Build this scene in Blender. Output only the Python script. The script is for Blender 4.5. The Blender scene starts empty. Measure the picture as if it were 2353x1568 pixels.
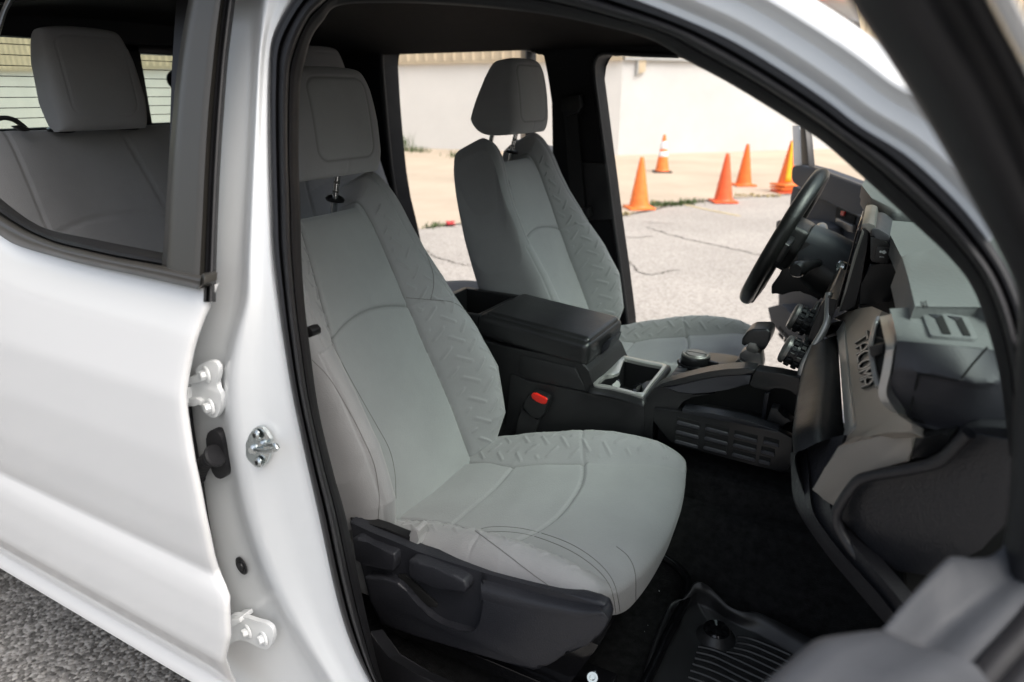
import bpy, bmesh, math, random
import numpy as np
from mathutils import Vector, Matrix
random.seed(7); np.random.seed(7)
R = math.radians
SC = bpy.context.scene; C = SC.collection

# ------------------------------------------------------------------ camera
PITCH = math.atan(569/1569); YAW = R(29.0); FPX = 1569.0; CH = 1.55
cam = bpy.data.cameras.new('camera'); camo = bpy.data.objects.new('camera', cam); C.objects.link(camo)
cam.lens = 24.0; cam.sensor_width = 36.0; cam.clip_start = 0.02; cam.clip_end = 600
camo.location = (0, 0, CH); camo.rotation_euler = (R(90)-PITCH, 0, YAW)
cam.dof.use_dof = True; cam.dof.focus_distance = 1.32; cam.dof.aperture_fstop = 3.6
SC.camera = camo
# ------------------------------------------------------------------ sky, sun, exposure
SUN_EL, SUN_AZ = 54, 104        # azimuth of the sun measured from +Y towards +X
W = bpy.data.worlds.new('World'); SC.world = W; W.use_nodes = True
wn = W.node_tree.nodes; wl = W.node_tree.links; wn.clear()
sky = wn.new('ShaderNodeTexSky'); sky.sky_type = 'NISHITA'; sky.sun_disc = False
sky.sun_elevation = R(SUN_EL); sky.sun_rotation = R(SUN_AZ); sky.dust_density = 6.0; sky.air_density = 1.4; sky.ozone_density = 1.0
hsv = wn.new('ShaderNodeHueSaturation'); hsv.inputs['Saturation'].default_value = 0.6
bg = wn.new('ShaderNodeBackground'); bg.inputs['Strength'].default_value = 0.15
wo = wn.new('ShaderNodeOutputWorld')
wl.new(sky.outputs[0], hsv.inputs['Color']); wl.new(hsv.outputs[0], bg.inputs['Color']); wl.new(bg.outputs[0], wo.inputs['Surface'])
sl = bpy.data.lights.new('sun', 'SUN'); sl.energy = 0.85; sl.angle = R(40); sl.color = (1.0, 0.985, 0.97)
so = bpy.data.objects.new('sun', sl); C.objects.link(so)
sdir = Vector((math.sin(R(SUN_AZ))*math.cos(R(SUN_EL)), math.cos(R(SUN_AZ))*math.cos(R(SUN_EL)), math.sin(R(SUN_EL))))
so.rotation_euler = sdir.to_track_quat('Z', 'Y').to_euler(); so.location = (0, 0, 12)
SC.view_settings.view_transform = 'Standard'; SC.view_settings.look = 'None'
SC.view_settings.exposure = 0.87; SC.view_settings.gamma = 1.0
SC.render.engine = 'CYCLES'
SC.cycles.max_bounces = 10; SC.cycles.diffuse_bounces = 5; SC.cycles.glossy_bounces = 4
SC.cycles.transparent_max_bounces = 12; SC.cycles.sample_clamp_indirect = 6.0; SC.cycles.use_denoising = True

# ------------------------------------------------------------------ photo measuring: a point of the place from a sight line
_r = (math.cos(YAW), math.sin(YAW)); _h = (-math.sin(YAW), math.cos(YAW)); _cp, _sp = math.cos(PITCH), math.sin(PITCH)
def ray(u, v):
    a = (u-1176.5)/FPX; b = (784-v)/FPX; k = _cp+b*_sp
    return Vector((_r[0]*a+_h[0]*k, _r[1]*a+_h[1]*k, -_sp+b*_cp))
O = Vector((0, 0, CH))
def PY(u, v, y): d = ray(u, v); return O+d*(y/d.y)
def PX(u, v, x): d = ray(u, v); return O+d*(x/d.x)
def PZ(u, v, z): d = ray(u, v); return O+d*((z-CH)/d.z)
def PD(u, v, t): return O+ray(u, v)*t
def side(z):
    q = min(max((z-1.10)/0.30, 0.0), 1.0); return 0.60+0.33*(0.15*q*q if z < 1.40 else z-1.25)     # near body side: leans in above the belt
def PS(u, v, off=0.0):
    d = ray(u, v); y = 0.62+off
    for _ in range(12): y = side(CH+d.z*y/d.y)+off
    return O+d*(y/d.y)
def PSd(u, v, off=0.0):                                    # rear door frame plane
    d = ray(u, v); y = 0.56+off
    for _ in range(12): y = 0.555+max(0.0, CH+d.z*y/d.y-1.28)*0.34+off
    return O+d*(y/d.y)

# ------------------------------------------------------------------ materials
M = {}
def mat(name, col, rough=0.5, metal=0.0, coat=0.0, spec=0.5, noise=None, bump=None, tint=False, sheen=0.0, coatr=0.05):
    """noise=(scale, amount) mottles colour; bump=(kind, scale, strength, distance) gives fine relief"""
    m = bpy.data.materials.new(name); m.use_nodes = True; nt = m.node_tree; n = nt.nodes; l = nt.links
    p = n['Principled BSDF']; c4 = (*col, 1)
    p.inputs['Base Color'].default_value = c4; p.inputs['Roughness'].default_value = rough; p.inputs['Metallic'].default_value = metal
    p.inputs['Coat Weight'].default_value = coat; p.inputs['Coat Roughness'].default_value = coatr
    p.inputs['Specular IOR Level'].default_value = spec
    if sheen: p.inputs['Sheen Weight'].default_value = sheen; p.inputs['Sheen Roughness'].default_value = 0.6
    tc = n.new('ShaderNodeTexCoord'); src = None
    if noise:
        t = n.new('ShaderNodeTexNoise'); t.inputs['Scale'].default_value = noise[0]; t.inputs['Detail'].default_value = 6; t.inputs['Roughness'].default_value = 0.65
        l.new(tc.outputs['Object'], t.inputs['Vector'])
        mr = n.new('ShaderNodeMapRange'); mr.inputs[1].default_value = 0.3; mr.inputs[2].default_value = 0.7
        mr.inputs[3].default_value = 1-noise[1]; mr.inputs[4].default_value = 1+noise[1]
        l.new(t.outputs['Fac'], mr.inputs[0])
        mx = n.new('ShaderNodeMix'); mx.data_type = 'RGBA'; mx.blend_type = 'MULTIPLY'; mx.inputs[0].default_value = 1
        mx.inputs[6].default_value = c4; l.new(mr.outputs[0], mx.inputs[7]); src = mx.outputs[2]
        ra = n.new('ShaderNodeMapRange'); ra.inputs[1].default_value = 0.25; ra.inputs[2].default_value = 0.75
        ra.inputs[3].default_value = max(0.02, rough-0.07); ra.inputs[4].default_value = min(1, rough+0.07)
        l.new(t.outputs['Fac'], ra.inputs[0]); l.new(ra.outputs[0], p.inputs['Roughness'])
    if tint:
        at = n.new('ShaderNodeAttribute'); at.attribute_name = 'tint'
        mx = n.new('ShaderNodeMix'); mx.data_type = 'RGBA'; mx.blend_type = 'MULTIPLY'; mx.inputs[0].default_value = 1
        mx.inputs[6].default_value = c4
        if src is not None: l.new(src, mx.inputs[6])
        l.new(at.outputs['Color'], mx.inputs[7]); src = mx.outputs[2]
    if src is not None: l.new(src, p.inputs['Base Color'])
    if bump:
        kind, sc, st, di = bump
        if kind == 'leather':
            t = n.new('ShaderNodeTexVoronoi'); t.inputs['Scale'].default_value = sc; t.feature = 'SMOOTH_F1'
            out = t.outputs['Distance']
        elif kind == 'weave':
            t = n.new('ShaderNodeTexMagic'); t.inputs['Scale'].default_value = sc; t.turbulence_depth = 0; out = t.outputs['Fac']
        else:
            t = n.new('ShaderNodeTexNoise'); t.inputs['Scale'].default_value = sc; t.inputs['Detail'].default_value = 5; out = t.outputs['Fac']
        l.new(tc.outputs['Object'], t.inputs['Vector'])
        b = n.new('ShaderNodeBump'); b.inputs['Strength'].default_value = st; b.inputs['Distance'].default_value = di
        l.new(out, b.inputs['Height']); l.new(b.outputs[0], p.inputs['Normal'])
        if coat: pass
    M[name] = m; return m
mat('white_paint', (0.67, 0.677, 0.683), 0.34, coat=0.8, bump=('noise', 300, 0.02, 0.0008))
mat('jamb_paint', (0.70, 0.718, 0.728), 0.38, coat=0.5, noise=(5, 0.03), coatr=0.15)
mat('satin_trim', (0.040, 0.038, 0.034), 0.34, spec=0.5, noise=(9, 0.05))
mat('rubber', (0.013, 0.013, 0.015), 0.5, spec=0.4, noise=(30, 0.15), bump=('noise', 700, 0.15, 0.0006))
mat('black_plastic', (0.013, 0.013, 0.014), 0.42, spec=0.42, noise=(12, 0.12), bump=('leather', 420, 0.45, 0.0008))
mat('smooth_black', (0.011, 0.011, 0.012), 0.32, spec=0.4, noise=(8, 0.1))
mat('gloss_black', (0.006, 0.006, 0.007), 0.12)
mat('void_black', (0.004, 0.004, 0.004), 0.8)
mat('cover_plastic', (0.022, 0.023, 0.028), 0.42, spec=0.4, noise=(8, 0.08), bump=('leather', 380, 0.6, 0.0009))
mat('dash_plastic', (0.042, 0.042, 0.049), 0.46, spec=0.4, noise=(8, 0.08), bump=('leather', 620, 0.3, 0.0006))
mat('dash_shaded', (0.020, 0.020, 0.023), 0.42, spec=0.5, noise=(8, 0.08), bump=('leather', 330, 0.5, 0.001))  # the dash plastic again, its colour darkened to stand for shade
mat('dash_pad_lit', (0.15, 0.155, 0.155), 0.6, spec=0.25, noise=(8, 0.08), bump=('leather', 190, 0.55, 0.0012))  # dash tops: colour lightened past the real pad to carry windscreen light
mat('door_trim_grey', (0.048, 0.052, 0.060), 0.58, spec=0.35, noise=(8, 0.06), bump=('leather', 300, 0.35, 0.0007))
mat('leather', (0.014, 0.014, 0.015), 0.33, noise=(10, 0.1), bump=('leather', 330, 0.5, 0.0008))
mat('leather_perforated', (0.010, 0.010, 0.010), 0.36, bump=('leather', 520, 0.5, 0.0006))
mat('carpet', (0.018, 0.018, 0.0185), 0.95, spec=0.1, noise=(60, 0.5), bump=('noise', 600, 1.0, 0.004), sheen=0.0)
mat('mat_rubber', (0.020, 0.020, 0.021), 0.42, spec=0.5, noise=(14, 0.15), bump=('noise', 500, 0.15, 0.0006))
mat('headliner', (0.013, 0.0115, 0.011), 0.95, spec=0.1, noise=(30, 0.1), bump=('noise', 700, 0.3, 0.001))
mat('pillar_trim', (0.006, 0.006, 0.0075), 0.6, spec=0.3, noise=(20, 0.1), bump=('leather', 400, 0.3, 0.0006))
mat('bronze_metal', (0.35, 0.31, 0.262), 0.36, metal=0.25, noise=(6, 0.04), bump=('noise', 900, 0.05, 0.0004))
mat('dark_bronze', (0.27, 0.25, 0.225), 0.36, metal=0.3, noise=(6, 0.04))
mat('silver_trim', (0.43, 0.425, 0.41), 0.33, metal=0.6, noise=(9, 0.04))
mat('dark_silver', (0.20, 0.195, 0.185), 0.35, metal=0.6, noise=(9, 0.04))
mat('chrome', (0.70, 0.71, 0.70), 0.13, metal=1.0)
mat('zinc', (0.62, 0.66, 0.66), 0.24, metal=1.0, noise=(40, 0.12))
mat('seat_fabric', (0.268, 0.270, 0.276), 0.88, sheen=0.25, noise=(6, 0.09), bump=('noise', 420, 0.55, 0.0013), tint=True)
mat('seat_fabric_side', (0.280, 0.280, 0.284), 0.9, sheen=0.2, noise=(7, 0.07), bump=('noise', 400, 0.6, 0.0014), tint=True)
mat('seat_cloth', (0.27, 0.27, 0.27), 0.9, sheen=0.2, noise=(7, 0.07), bump=('noise', 650, 0.55, 0.0016))
mat('thread', (0.12, 0.117, 0.115), 0.8)
mat('red_plastic', (0.75, 0.022, 0.012), 0.3)
mat('red_lens', (0.6, 0.01, 0.008), 0.2)
mat('belt_webbing', (0.012, 0.012, 0.013), 0.7, bump=('noise', 900, 0.3, 0.0006))
mat('print_white', (0.62, 0.64, 0.64), 0.5)
mat('print_dark', (0.006, 0.008, 0.008), 0.6)
mat('letter_edge', (0.02, 0.024, 0.024), 0.28, metal=0.3)
mat('cone_orange', (0.86, 0.155, 0.022), 0.45, noise=(11, 0.14))
mat('cone_faded', (0.88, 0.20, 0.035), 0.5, noise=(11, 0.16))
mat('cone_red', (0.82, 0.115, 0.03), 0.45, noise=(11, 0.14))
mat('reflective_white', (0.78, 0.78, 0.80), 0.4, noise=(20, 0.06))
mat('reflective_yellow', (0.85, 0.48, 0.02), 0.4, noise=(20, 0.08))
mat('wall_paint', (0.53, 0.53, 0.525), 0.8, noise=(0.7, 0.07), bump=('noise', 22, 0.25, 0.02))
mat('wall_cream', (0.66, 0.652, 0.63), 0.8, noise=(0.9, 0.04), bump=('noise', 22, 0.25, 0.02))
mat('cladding_tan', (0.50, 0.42, 0.30), 0.55, noise=(2, 0.12))
mat('galvanised', (0.42, 0.43, 0.43), 0.45, metal=0.4, noise=(4, 0.1))
mat('leaf_green', (0.065, 0.10, 0.03), 0.7, noise=(9, 0.3))
mat('dry_grass', (0.34, 0.28, 0.13), 0.8, noise=(9, 0.3))
mat('petal_red', (0.55, 0.02, 0.03), 0.5)
mat('paint_yellow', (0.47, 0.38, 0.21), 0.8, noise=(6, 0.25))
mat('crack_dark', (0.09, 0.08, 0.065), 0.95, noise=(9, 0.3))

def glass(name, tint, refl=0.06):
    m = bpy.data.materials.new(name); m.use_nodes = True; n = m.node_tree.nodes; l = m.node_tree.links; n.clear()
    o = n.new('ShaderNodeOutputMaterial'); t = n.new('ShaderNodeBsdfTransparent'); g = n.new('ShaderNodeBsdfGlossy'); f = n.new('ShaderNodeFresnel'); x = n.new('ShaderNodeMixShader')
    t.inputs['Color'].default_value = (*tint, 1); g.inputs['Roughness'].default_value = 0.02; f.inputs['IOR'].default_value = 1.45
    l.new(f.outputs[0], x.inputs[0]); l.new(t.outputs[0], x.inputs[1]); l.new(g.outputs[0], x.inputs[2]); l.new(x.outputs[0], o.inputs[0]); M[name] = m
glass('tinted_glass', (0.76, 0.93, 0.90)); glass('rear_glass', (0.84, 0.91, 0.87))

def ground_mat(name, base, dark, light, scale, agg, bump, blotch=0.5):
    m = bpy.data.materials.new(name); m.use_nodes = True; nt = m.node_tree; n = nt.nodes; l = nt.links; p = n['Principled BSDF']
    tc = n.new('ShaderNodeTexCoord')
    v = n.new('ShaderNodeTexVoronoi'); v.inputs['Scale'].default_value = scale; v.inputs['Randomness'].default_value = 1
    l.new(tc.outputs['Object'], v.inputs['Vector'])
    sep = n.new('ShaderNodeSeparateColor'); l.new(v.outputs['Color'], sep.inputs[0])
    cr = n.new('ShaderNodeValToRGB'); e = cr.color_ramp.elements
    e[0].position = 0.0; e[0].color = (*dark, 1); e[1].position = 1.0; e[1].color = (*light, 1)
    k = e.new(0.45); k.color = (*base, 1)
    l.new(sep.outputs[0], cr.inputs[0])
    b2 = n.new('ShaderNodeTexNoise'); b2.inputs['Scale'].default_value = blotch; b2.inputs['Detail'].default_value = 8; b2.inputs['Roughness'].default_value = 0.6
    l.new(tc.outputs['Object'], b2.inputs['Vector'])
    mr = n.new('ShaderNodeMapRange'); mr.inputs[1].default_value = 0.3; mr.inputs[2].default_value = 0.7; mr.inputs[3].default_value = 0.84; mr.inputs[4].default_value = 1.14
    l.new(b2.outputs['Fac'], mr.inputs[0])
    mb = n.new('ShaderNodeMix'); mb.data_type = 'RGBA'; mb.inputs[0].default_value = agg; mb.inputs[6].default_value = (*base, 1); l.new(cr.outputs[0], mb.inputs[7])
    mx = n.new('ShaderNodeMix'); mx.data_type = 'RGBA'; mx.blend_type = 'MULTIPLY'; mx.inputs[0].default_value = 1
    l.new(mb.outputs[2], mx.inputs[6]); l.new(mr.outputs[0], mx.inputs[7]); l.new(mx.outputs[2], p.inputs['Base Color'])
    p.inputs['Roughness'].default_value = 0.9
    bp = n.new('ShaderNodeBump'); bp.inputs['Strength'].default_value = bump; bp.inputs['Distance'].default_value = 0.006; bp.invert = True
    l.new(v.outputs['Distance'], bp.inputs['Height']); l.new(bp.outputs[0], p.inputs['Normal']); M[name] = m
ground_mat('lot_concrete', (0.455, 0.375, 0.285), (0.40, 0.33, 0.25), (0.50, 0.415, 0.32), 60, 0.35, 0.1)
ground_mat('lot_grey', (0.355, 0.325, 0.29), (0.24, 0.22, 0.195), (0.46, 0.425, 0.385), 70, 0.8, 0.2)
ground_mat('aggregate', (0.205, 0.197, 0.187), (0.07, 0.066, 0.062), (0.42, 0.405, 0.385), 95, 1.0, 1.0, 2.0)

# ------------------------------------------------------------------ builders
def link(name, me, m=None, parent=None, smooth=True):
    o = bpy.data.objects.new(name, me); C.objects.link(o)
    if m: me.materials.append(M[m] if isinstance(m, str) else m)
    if smooth:
        for p in me.polygons: p.use_smooth = True
    if parent is not None: o.parent = parent
    return o
def empty(name, parent=None):
    o = bpy.data.objects.new(name, None); C.objects.link(o); o.empty_display_size = 0.1
    if parent is not None: o.parent = parent
    return o
def tag(o, label=None, cat=None, group=None, kind=None):
    for k, v in (('label', label), ('category', cat), ('group', group), ('kind', kind)):
        if v: o[k] = v
    return o
def bm_obj(name, bm, m, parent=None, smooth=True, angle=40):
    bmesh.ops.recalc_face_normals(bm, faces=bm.faces[:])
    me = bpy.data.meshes.new(name); bm.to_mesh(me); bm.free()
    o = link(name, me, m, parent, smooth)
    if smooth and angle: me.set_sharp_from_angle(angle=R(angle))
    return o
def pydata(name, vs, fs, m, parent=None, smooth=True, angle=None):
    me = bpy.data.meshes.new(name); me.from_pydata([tuple(v) for v in vs], [], fs); me.update()
    bm = bmesh.new(); bm.from_mesh(me); bmesh.ops.remove_doubles(bm, verts=bm.verts[:], dist=1e-6)
    bmesh.ops.recalc_face_normals(bm, faces=bm.faces[:]); bm.to_mesh(me); bm.free()
    o = link(name, me, m, parent, smooth)
    if smooth and angle: me.set_sharp_from_angle(angle=R(angle))
    return o
def crv(pts, n, closed=False):
    """smooth resample (Catmull-Rom, by arc length) of a list of points"""
    P = [np.array(p, float) for p in pts]
    if len(P) == 2 and not closed:
        return [P[0]+(P[1]-P[0])*i/(n-1) for i in range(n)]
    if closed: Q = [P[-1]]+P+[P[0], P[1]]
    else: Q = [2*P[0]-P[1]]+P+[2*P[-1]-P[-2]]
    seg = len(Q)-3; out = []
    for s in range(seg):
        p0, p1, p2, p3 = Q[s:s+4]
        for i in range(16):
            t = i/16
            out.append(0.5*((2*p1)+(-p0+p2)*t+(2*p0-5*p1+4*p2-p3)*t*t+(-p0+3*p1-3*p2+p3)*t**3))
    if not closed: out.append(P[-1])
    else: out.append(out[0])
    A = np.array(out); d = np.r_[0, np.cumsum(np.linalg.norm(np.diff(A, axis=0), axis=1))]
    T = np.linspace(0, d[-1], n+1 if closed else n)
    B = np.stack([np.interp(T, d, A[:, i]) for i in range(A.shape[1])], 1)
    return list(B[:-1] if closed else B)
def grid(name, rows, m, parent=None, closed=False, thick=0.0, angle=None, caps=False):
    """skin over equal-length rows of points"""
    nr, nc = len(rows), len(rows[0]); vs = [p for r in rows for p in r]; fs = []
    for i in range(nr-1):
        for j in range(nc if closed else nc-1):
            k = (j+1) % nc; fs.append((i*nc+j, i*nc+k, (i+1)*nc+k, (i+1)*nc+j))
    if caps:
        fs.append(tuple(range(nc))); fs.append(tuple((nr-1)*nc+j for j in range(nc)))
    o = pydata(name, vs, fs, m, parent, True, angle)
    if thick:
        md = o.modifiers.new('solid', 'SOLIDIFY'); md.thickness = thick; md.offset = 0
    return o
def slab(name, pts, ext, m, parent=None, bev=0.0, seg=2, angle=35):
    """polygon (3-D points in a rough plane) pushed along ext, edges rounded"""
    bm = bmesh.new(); e = Vector(ext); a = [bm.verts.new(Vector(p)) for p in pts]; b = [bm.verts.new(Vector(p)+e) for p in pts]
    n = len(a); bm.faces.new(a); bm.faces.new(b[::-1])
    for i in range(n): bm.faces.new((a[i], b[i], b[(i+1) % n], a[(i+1) % n]))
    if bev: bmesh.ops.bevel(bm, geom=bm.edges[:], offset=bev, segments=seg, profile=0.6, affect='EDGES', clamp_overlap=True)
    return bm_obj(name, bm, m, parent, True, angle)
def add_box(bm, c, s, rot=None, bev=0.0, seg=2):
    r = bmesh.ops.create_cube(bm, size=1.0); v = r['verts']
    bmesh.ops.scale(bm, vec=s, verts=v)
    if bev:
        es = list({e for q in v for e in q.link_edges})
        g = bmesh.ops.bevel(bm, geom=es, offset=bev, segments=seg, profile=0.6, affect='EDGES', clamp_overlap=True); v = list({q for f in g['faces'] for q in f.verts} | {q for q in v if q.is_valid})
    mtx = Matrix.Translation(c) @ (rot.to_4x4() if rot is not None else Matrix())
    bmesh.ops.transform(bm, matrix=mtx, verts=v)
def box(name, c, s, m, parent=None, rot=None, bev=0.003, seg=2):
    bm = bmesh.new(); add_box(bm, c, s, rot, bev, seg); return bm_obj(name, bm, m, parent, True, 35)
def tube(name, pts, rad, m, parent=None, n=40, k=12, closed=False, smooth_path=True, ends=True):
    """round bar along a path; rad a number or a list matching pts"""
    rr = rad if isinstance(rad, (list, tuple)) else [rad]*len(pts)
    q = crv([list(p)+[r] for p, r in zip(pts, rr)], n, closed) if smooth_path else [np.array(list(p)+[r]) for p, r in zip(pts, rr)]
    P = [Vector(x[:3]) for x in q]; rows = []; prev = None; N = len(P)
    for i in range(N):
        t = (P[(i+1) % N]-P[i-1]) if closed else (P[min(i+1, N-1)]-P[max(i-1, 0)])
        t.normalize()
        if prev is None:
            up = Vector((0, 0, 1)) if abs(t.z) < 0.9 else Vector((1, 0, 0)); s = t.cross(up).normalized()
        else: s = (prev-t*prev.dot(t)).normalized()
        prev = s; b = t.cross(s); r = q[i][3]
        rows.append([P[i]+s*(math.cos(a)*r)+b*(math.sin(a)*r) for a in [2*math.pi*j/k for j in range(k)]])
    if closed: rows.append(rows[0])
    return grid(name, rows, m, parent, closed=True, caps=ends and not closed, angle=50)
def lathe_bm(bm, prof, mtx, n=32):
    rows = []
    for r, z in prof: rows.append([bm.verts.new(mtx @ Vector((r*math.cos(2*math.pi*j/n), r*math.sin(2*math.pi*j/n), z))) for j in range(n)])
    for i in range(len(rows)-1):
        for j in range(n): bm.faces.new((rows[i][j], rows[i][(j+1) % n], rows[i+1][(j+1) % n], rows[i+1][j]))
    if prof[0][0] > 1e-5: bm.faces.new(rows[0][::-1])
    if prof[-1][0] > 1e-5: bm.faces.new(rows[-1])
def lathe(name, prof, loc, axis, m, parent=None, n=32):
    mtx = Matrix.Translation(loc) @ Vector(axis).to_track_quat('Z', 'Y').to_matrix().to_4x4()
    bm = bmesh.new(); lathe_bm(bm, prof, mtx, n); bmesh.ops.remove_doubles(bm, verts=bm.verts[:], dist=1e-6)
    return bm_obj(name, bm, m, parent, True, 30)
def interp(x, xs, ys): return np.interp(x, xs, ys)
def sstep(x): x = np.clip(x, 0, 1); return x*x*(3-2*x)

def pillow(name, path, wfun, ltop, front, back, rim, m, parent, na=150, nb=200, p=5.0, cy=0.0, tint=None, pt=None, inv=False):
    """upholstered pad. path: (x,z) control points along its length; wfun(t)->half width; ltop(s)->share of the path used at lateral
    place s; front(s,y,l,t), back(...), rim(...) -> heights over the path along its normal"""
    pp = np.array(crv(path, 400)); d = np.r_[0, np.cumsum(np.linalg.norm(np.diff(pp, axis=0), axis=1))]; Lt = d[-1]
    tg = np.gradient(pp, axis=0); tg /= np.linalg.norm(tg, axis=1)[:, None]
    ker = np.ones(41)/41
    tg = np.stack([np.convolve(np.pad(tg[:, i], 20, 'edge'), ker, 'valid') for i in (0, 1)], 1); tg /= np.linalg.norm(tg, axis=1)[:, None]
    nr = np.stack([tg[:, 1], -tg[:, 0]], 1)
    if inv: nr = -nr
    pt = pt or p
    a = np.linspace(-math.pi/2, math.pi/2, na); b = np.linspace(-math.pi/2, math.pi/2, nb)
    # fine in the middle, still dense at the rim
    f = lambda x, q: np.sign(np.sin(x))*np.abs(np.sin(x))**(2/q)
    g = lambda x, q: np.abs(np.cos(x))**(2/q)
    sa = np.sinh(np.linspace(-2.0, 2.0, na)); 
    u1 = np.linspace(-1, 1, na); s = np.sign(u1)*(1-(1-np.abs(u1))**1.6); ks = np.clip(1-np.abs(s)**p, 0, 1)**(1/p)
    v1 = np.linspace(-1, 1, nb); tb = np.sign(v1)*(1-(1-np.abs(v1))**1.5); kt = np.clip(1-np.abs(tb)**pt, 0, 1)**(1/pt)
    S, TB = np.meshgrid(s, tb, indexing='ij'); K = np.outer(ks, kt); T = (TB+1)/2
    Wd = wfun(T); Y = S*Wd; Lp = T*ltop(S)*Lt
    cx = np.interp(Lp, d, pp[:, 0]); cz = np.interp(Lp, d, pp[:, 1]); nx = np.interp(Lp, d, nr[:, 0]); nz = np.interp(Lp, d, nr[:, 1])
    rm = rim(S, Y, Lp, T); F = rm+(front(S, Y, Lp, T)-rm)*K; B = rm-(rm-back(S, Y, Lp, T))*K
    def vs(Hh): return np.stack([cx+nx*Hh, cy+Y, cz+nz*Hh], -1).reshape(-1, 3)
    A = vs(F); Bk = vs(B); n1 = na*nb
    idx = np.arange(n1).reshape(na, nb)
    q = np.stack([idx[:-1, :-1], idx[1:, :-1], idx[1:, 1:], idx[:-1, 1:]], -1).reshape(-1, 4)
    # coarse back: share the rim
    step = 5; ia = np.unique(np.r_[np.arange(0, na, step), na-1]); ib = np.unique(np.r_[np.arange(0, nb, step), nb-1])
    allv = np.concatenate([A, Bk]); fs = [tuple(r) for r in q]
    fs += [tuple((r[::-1]+n1)) for r in q]
    me = bpy.data.meshes.new(name); me.from_pydata(allv.tolist(), [], fs)
    if tint is not None:
        tv = tint(S, Y, Lp, T)
        if tv.ndim == 2: tv = np.repeat(tv[..., None], 3, -1)
        tv = tv.reshape(-1, 3); cl = np.ones((2*n1, 4)); cl[:n1, :3] = tv; cl[n1:, :3] = tv if False else np.mean(tv[:1], 0)
        ca = me.color_attributes.new('tint', 'FLOAT_COLOR', 'POINT'); ca.data.foreach_set('color', cl.ravel())
    bm = bmesh.new(); bm.from_mesh(me); bmesh.ops.remove_doubles(bm, verts=bm.verts[:], dist=2e-5)
    bmesh.ops.recalc_face_normals(bm, faces=bm.faces[:]); bm.to_mesh(me); bm.free()
    return link(name, me, m, parent, True)
def groove(dist, w=0.003, depth=0.0045): return -depth*np.exp(-(dist/w)**2)
def tread(a, b, pitch=0.030, ln=0.0125, w=0.0019):
    """chequer-plate strokes: short raised bars, alternately turned"""
    i = np.floor(a/pitch); j = np.floor(b/pitch); fa = (a/pitch-i-0.5)*pitch; fb = (b/pitch-j-0.5)*pitch
    odd = ((i+j) % 2) == 0; c = math.cos(R(45)); 
    al = np.where(odd, fa, fb); ac = np.where(odd, fb, fa)
    return np.exp(-(ac/w)**2)*(1-sstep((np.abs(al)-ln)/0.004))

# ================================================================== THE LOT
def sheet(name, pts, z, m, lab=None, kind='structure', thick=0):
    me = bpy.data.meshes.new(name); me.from_pydata([(x, y, z) for x, y in pts], [], [tuple(range(len(pts)))]); o = link(name, me, m, None, False)
    if me.polygons[0].normal.z < 0: me.flip_normals()
    return tag(o, lab, None, None, kind)
sheet('ground', [(-150, -150), (150, -150), (150, 150), (-150, 150)], 0, 'aggregate')
sheet('grey_lot', [(-60, 2.0), (60, 2.0), (60, 60), (-60, 60)], 0.004, 'lot_grey')
J = [PZ(u, v, 0) for u, v in ((980, 527), (1060, 516), (1420, 497), (1560, 470), (1680, 458), (1790, 450), (1960, 437))]
dj = (J[-1]-J[0]).normalized()
jl = [(p.x, p.y) for p in J]
sheet('concrete_pavement', [(-40, J[0].y-24)]+[(J[0].x-dj.x*6, J[0].y-dj.y*6)]+jl+[(J[-1].x+dj.x*40, J[-1].y+dj.y*40), (-40, 60)], 0.010, 'lot_concrete')
# building: polyline of wall faces, white below, ribbed cladding above
WB = [(-44, 13.2), (-13.74, 17.1), (-6.60, 17.70), (-2.52, 22.2), (9.0, 34.5)]
bld = empty('warehouse'); tag(bld, 'long white-painted warehouse wall with tan metal siding above, behind the lot', 'building')
def wall_face(name, a, b, z0, z1, m, parent, depth=0.4, proud=0.0):
    a = Vector((*a, 0)); b = Vector((*b, 0)); d = (b-a).normalized(); nrm = Vector((d.y, -d.x, 0))
    pts = [a+nrm*proud+Vector((0, 0, z0)), b+nrm*proud+Vector((0, 0, z0)), b+nrm*proud+Vector((0, 0, z1)), a+nrm*proud+Vector((0, 0, z1))]
    return slab(name, pts, -nrm*depth, m, parent, 0)
ZC = 2.42
for i in range(4):
    wall_face('wall', WB[i], WB[i+1], -0.2, ZC+0.5, 'wall_cream' if i in (0, 1) else 'wall_paint', bld)
# ribbed siding: sheet with pressed ribs, one piece per wall face
for i in range(4):
    a = Vector((*WB[i], 0)); b = Vector((*WB[i+1], 0)); L = (b-a).length; d = (b-a).normalized(); nrm = Vector((d.y, -d.x, 0)); prof = []
    x = 0
    while x < L:
        prof += [(x, 0.10), (x+0.19, 0.10), (x+0.215, 0.135), (x+0.265, 0.135), (x+0.29, 0.10)]; x += 0.30
    rows = [[a+d*min(px, L)+nrm*o+Vector((0, 0, z)) for px, o in prof] for z in (ZC, 7.5)]
    g = grid('siding', rows, 'cladding_tan', bld); g.data.polygons.foreach_set('use_smooth', [False]*len(g.data.polygons))
    wall_face('drip_edge', WB[i], WB[i+1], ZC-0.07, ZC-0.01, 'galvanised' if i > 1 else 'cladding_tan', bld, 0.12, 0.12)
d2 = (Vector((*WB[3], 0))-Vector((*WB[2], 0))).normalized(); n2 = Vector((d2.y, -d2.x, 0))
dp = Vector((*WB[2], 0))+d2*0.42+n2*0.09
slab('downpipe', [dp+Vector((0, 0, 2.02)), dp+d2*0.20+Vector((0, 0, 2.08)), dp+d2*0.20+Vector((0, 0, 5)), dp+Vector((0, 0, 5))], n2*-0.13, 'cladding_tan', bld, 0.01)
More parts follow.
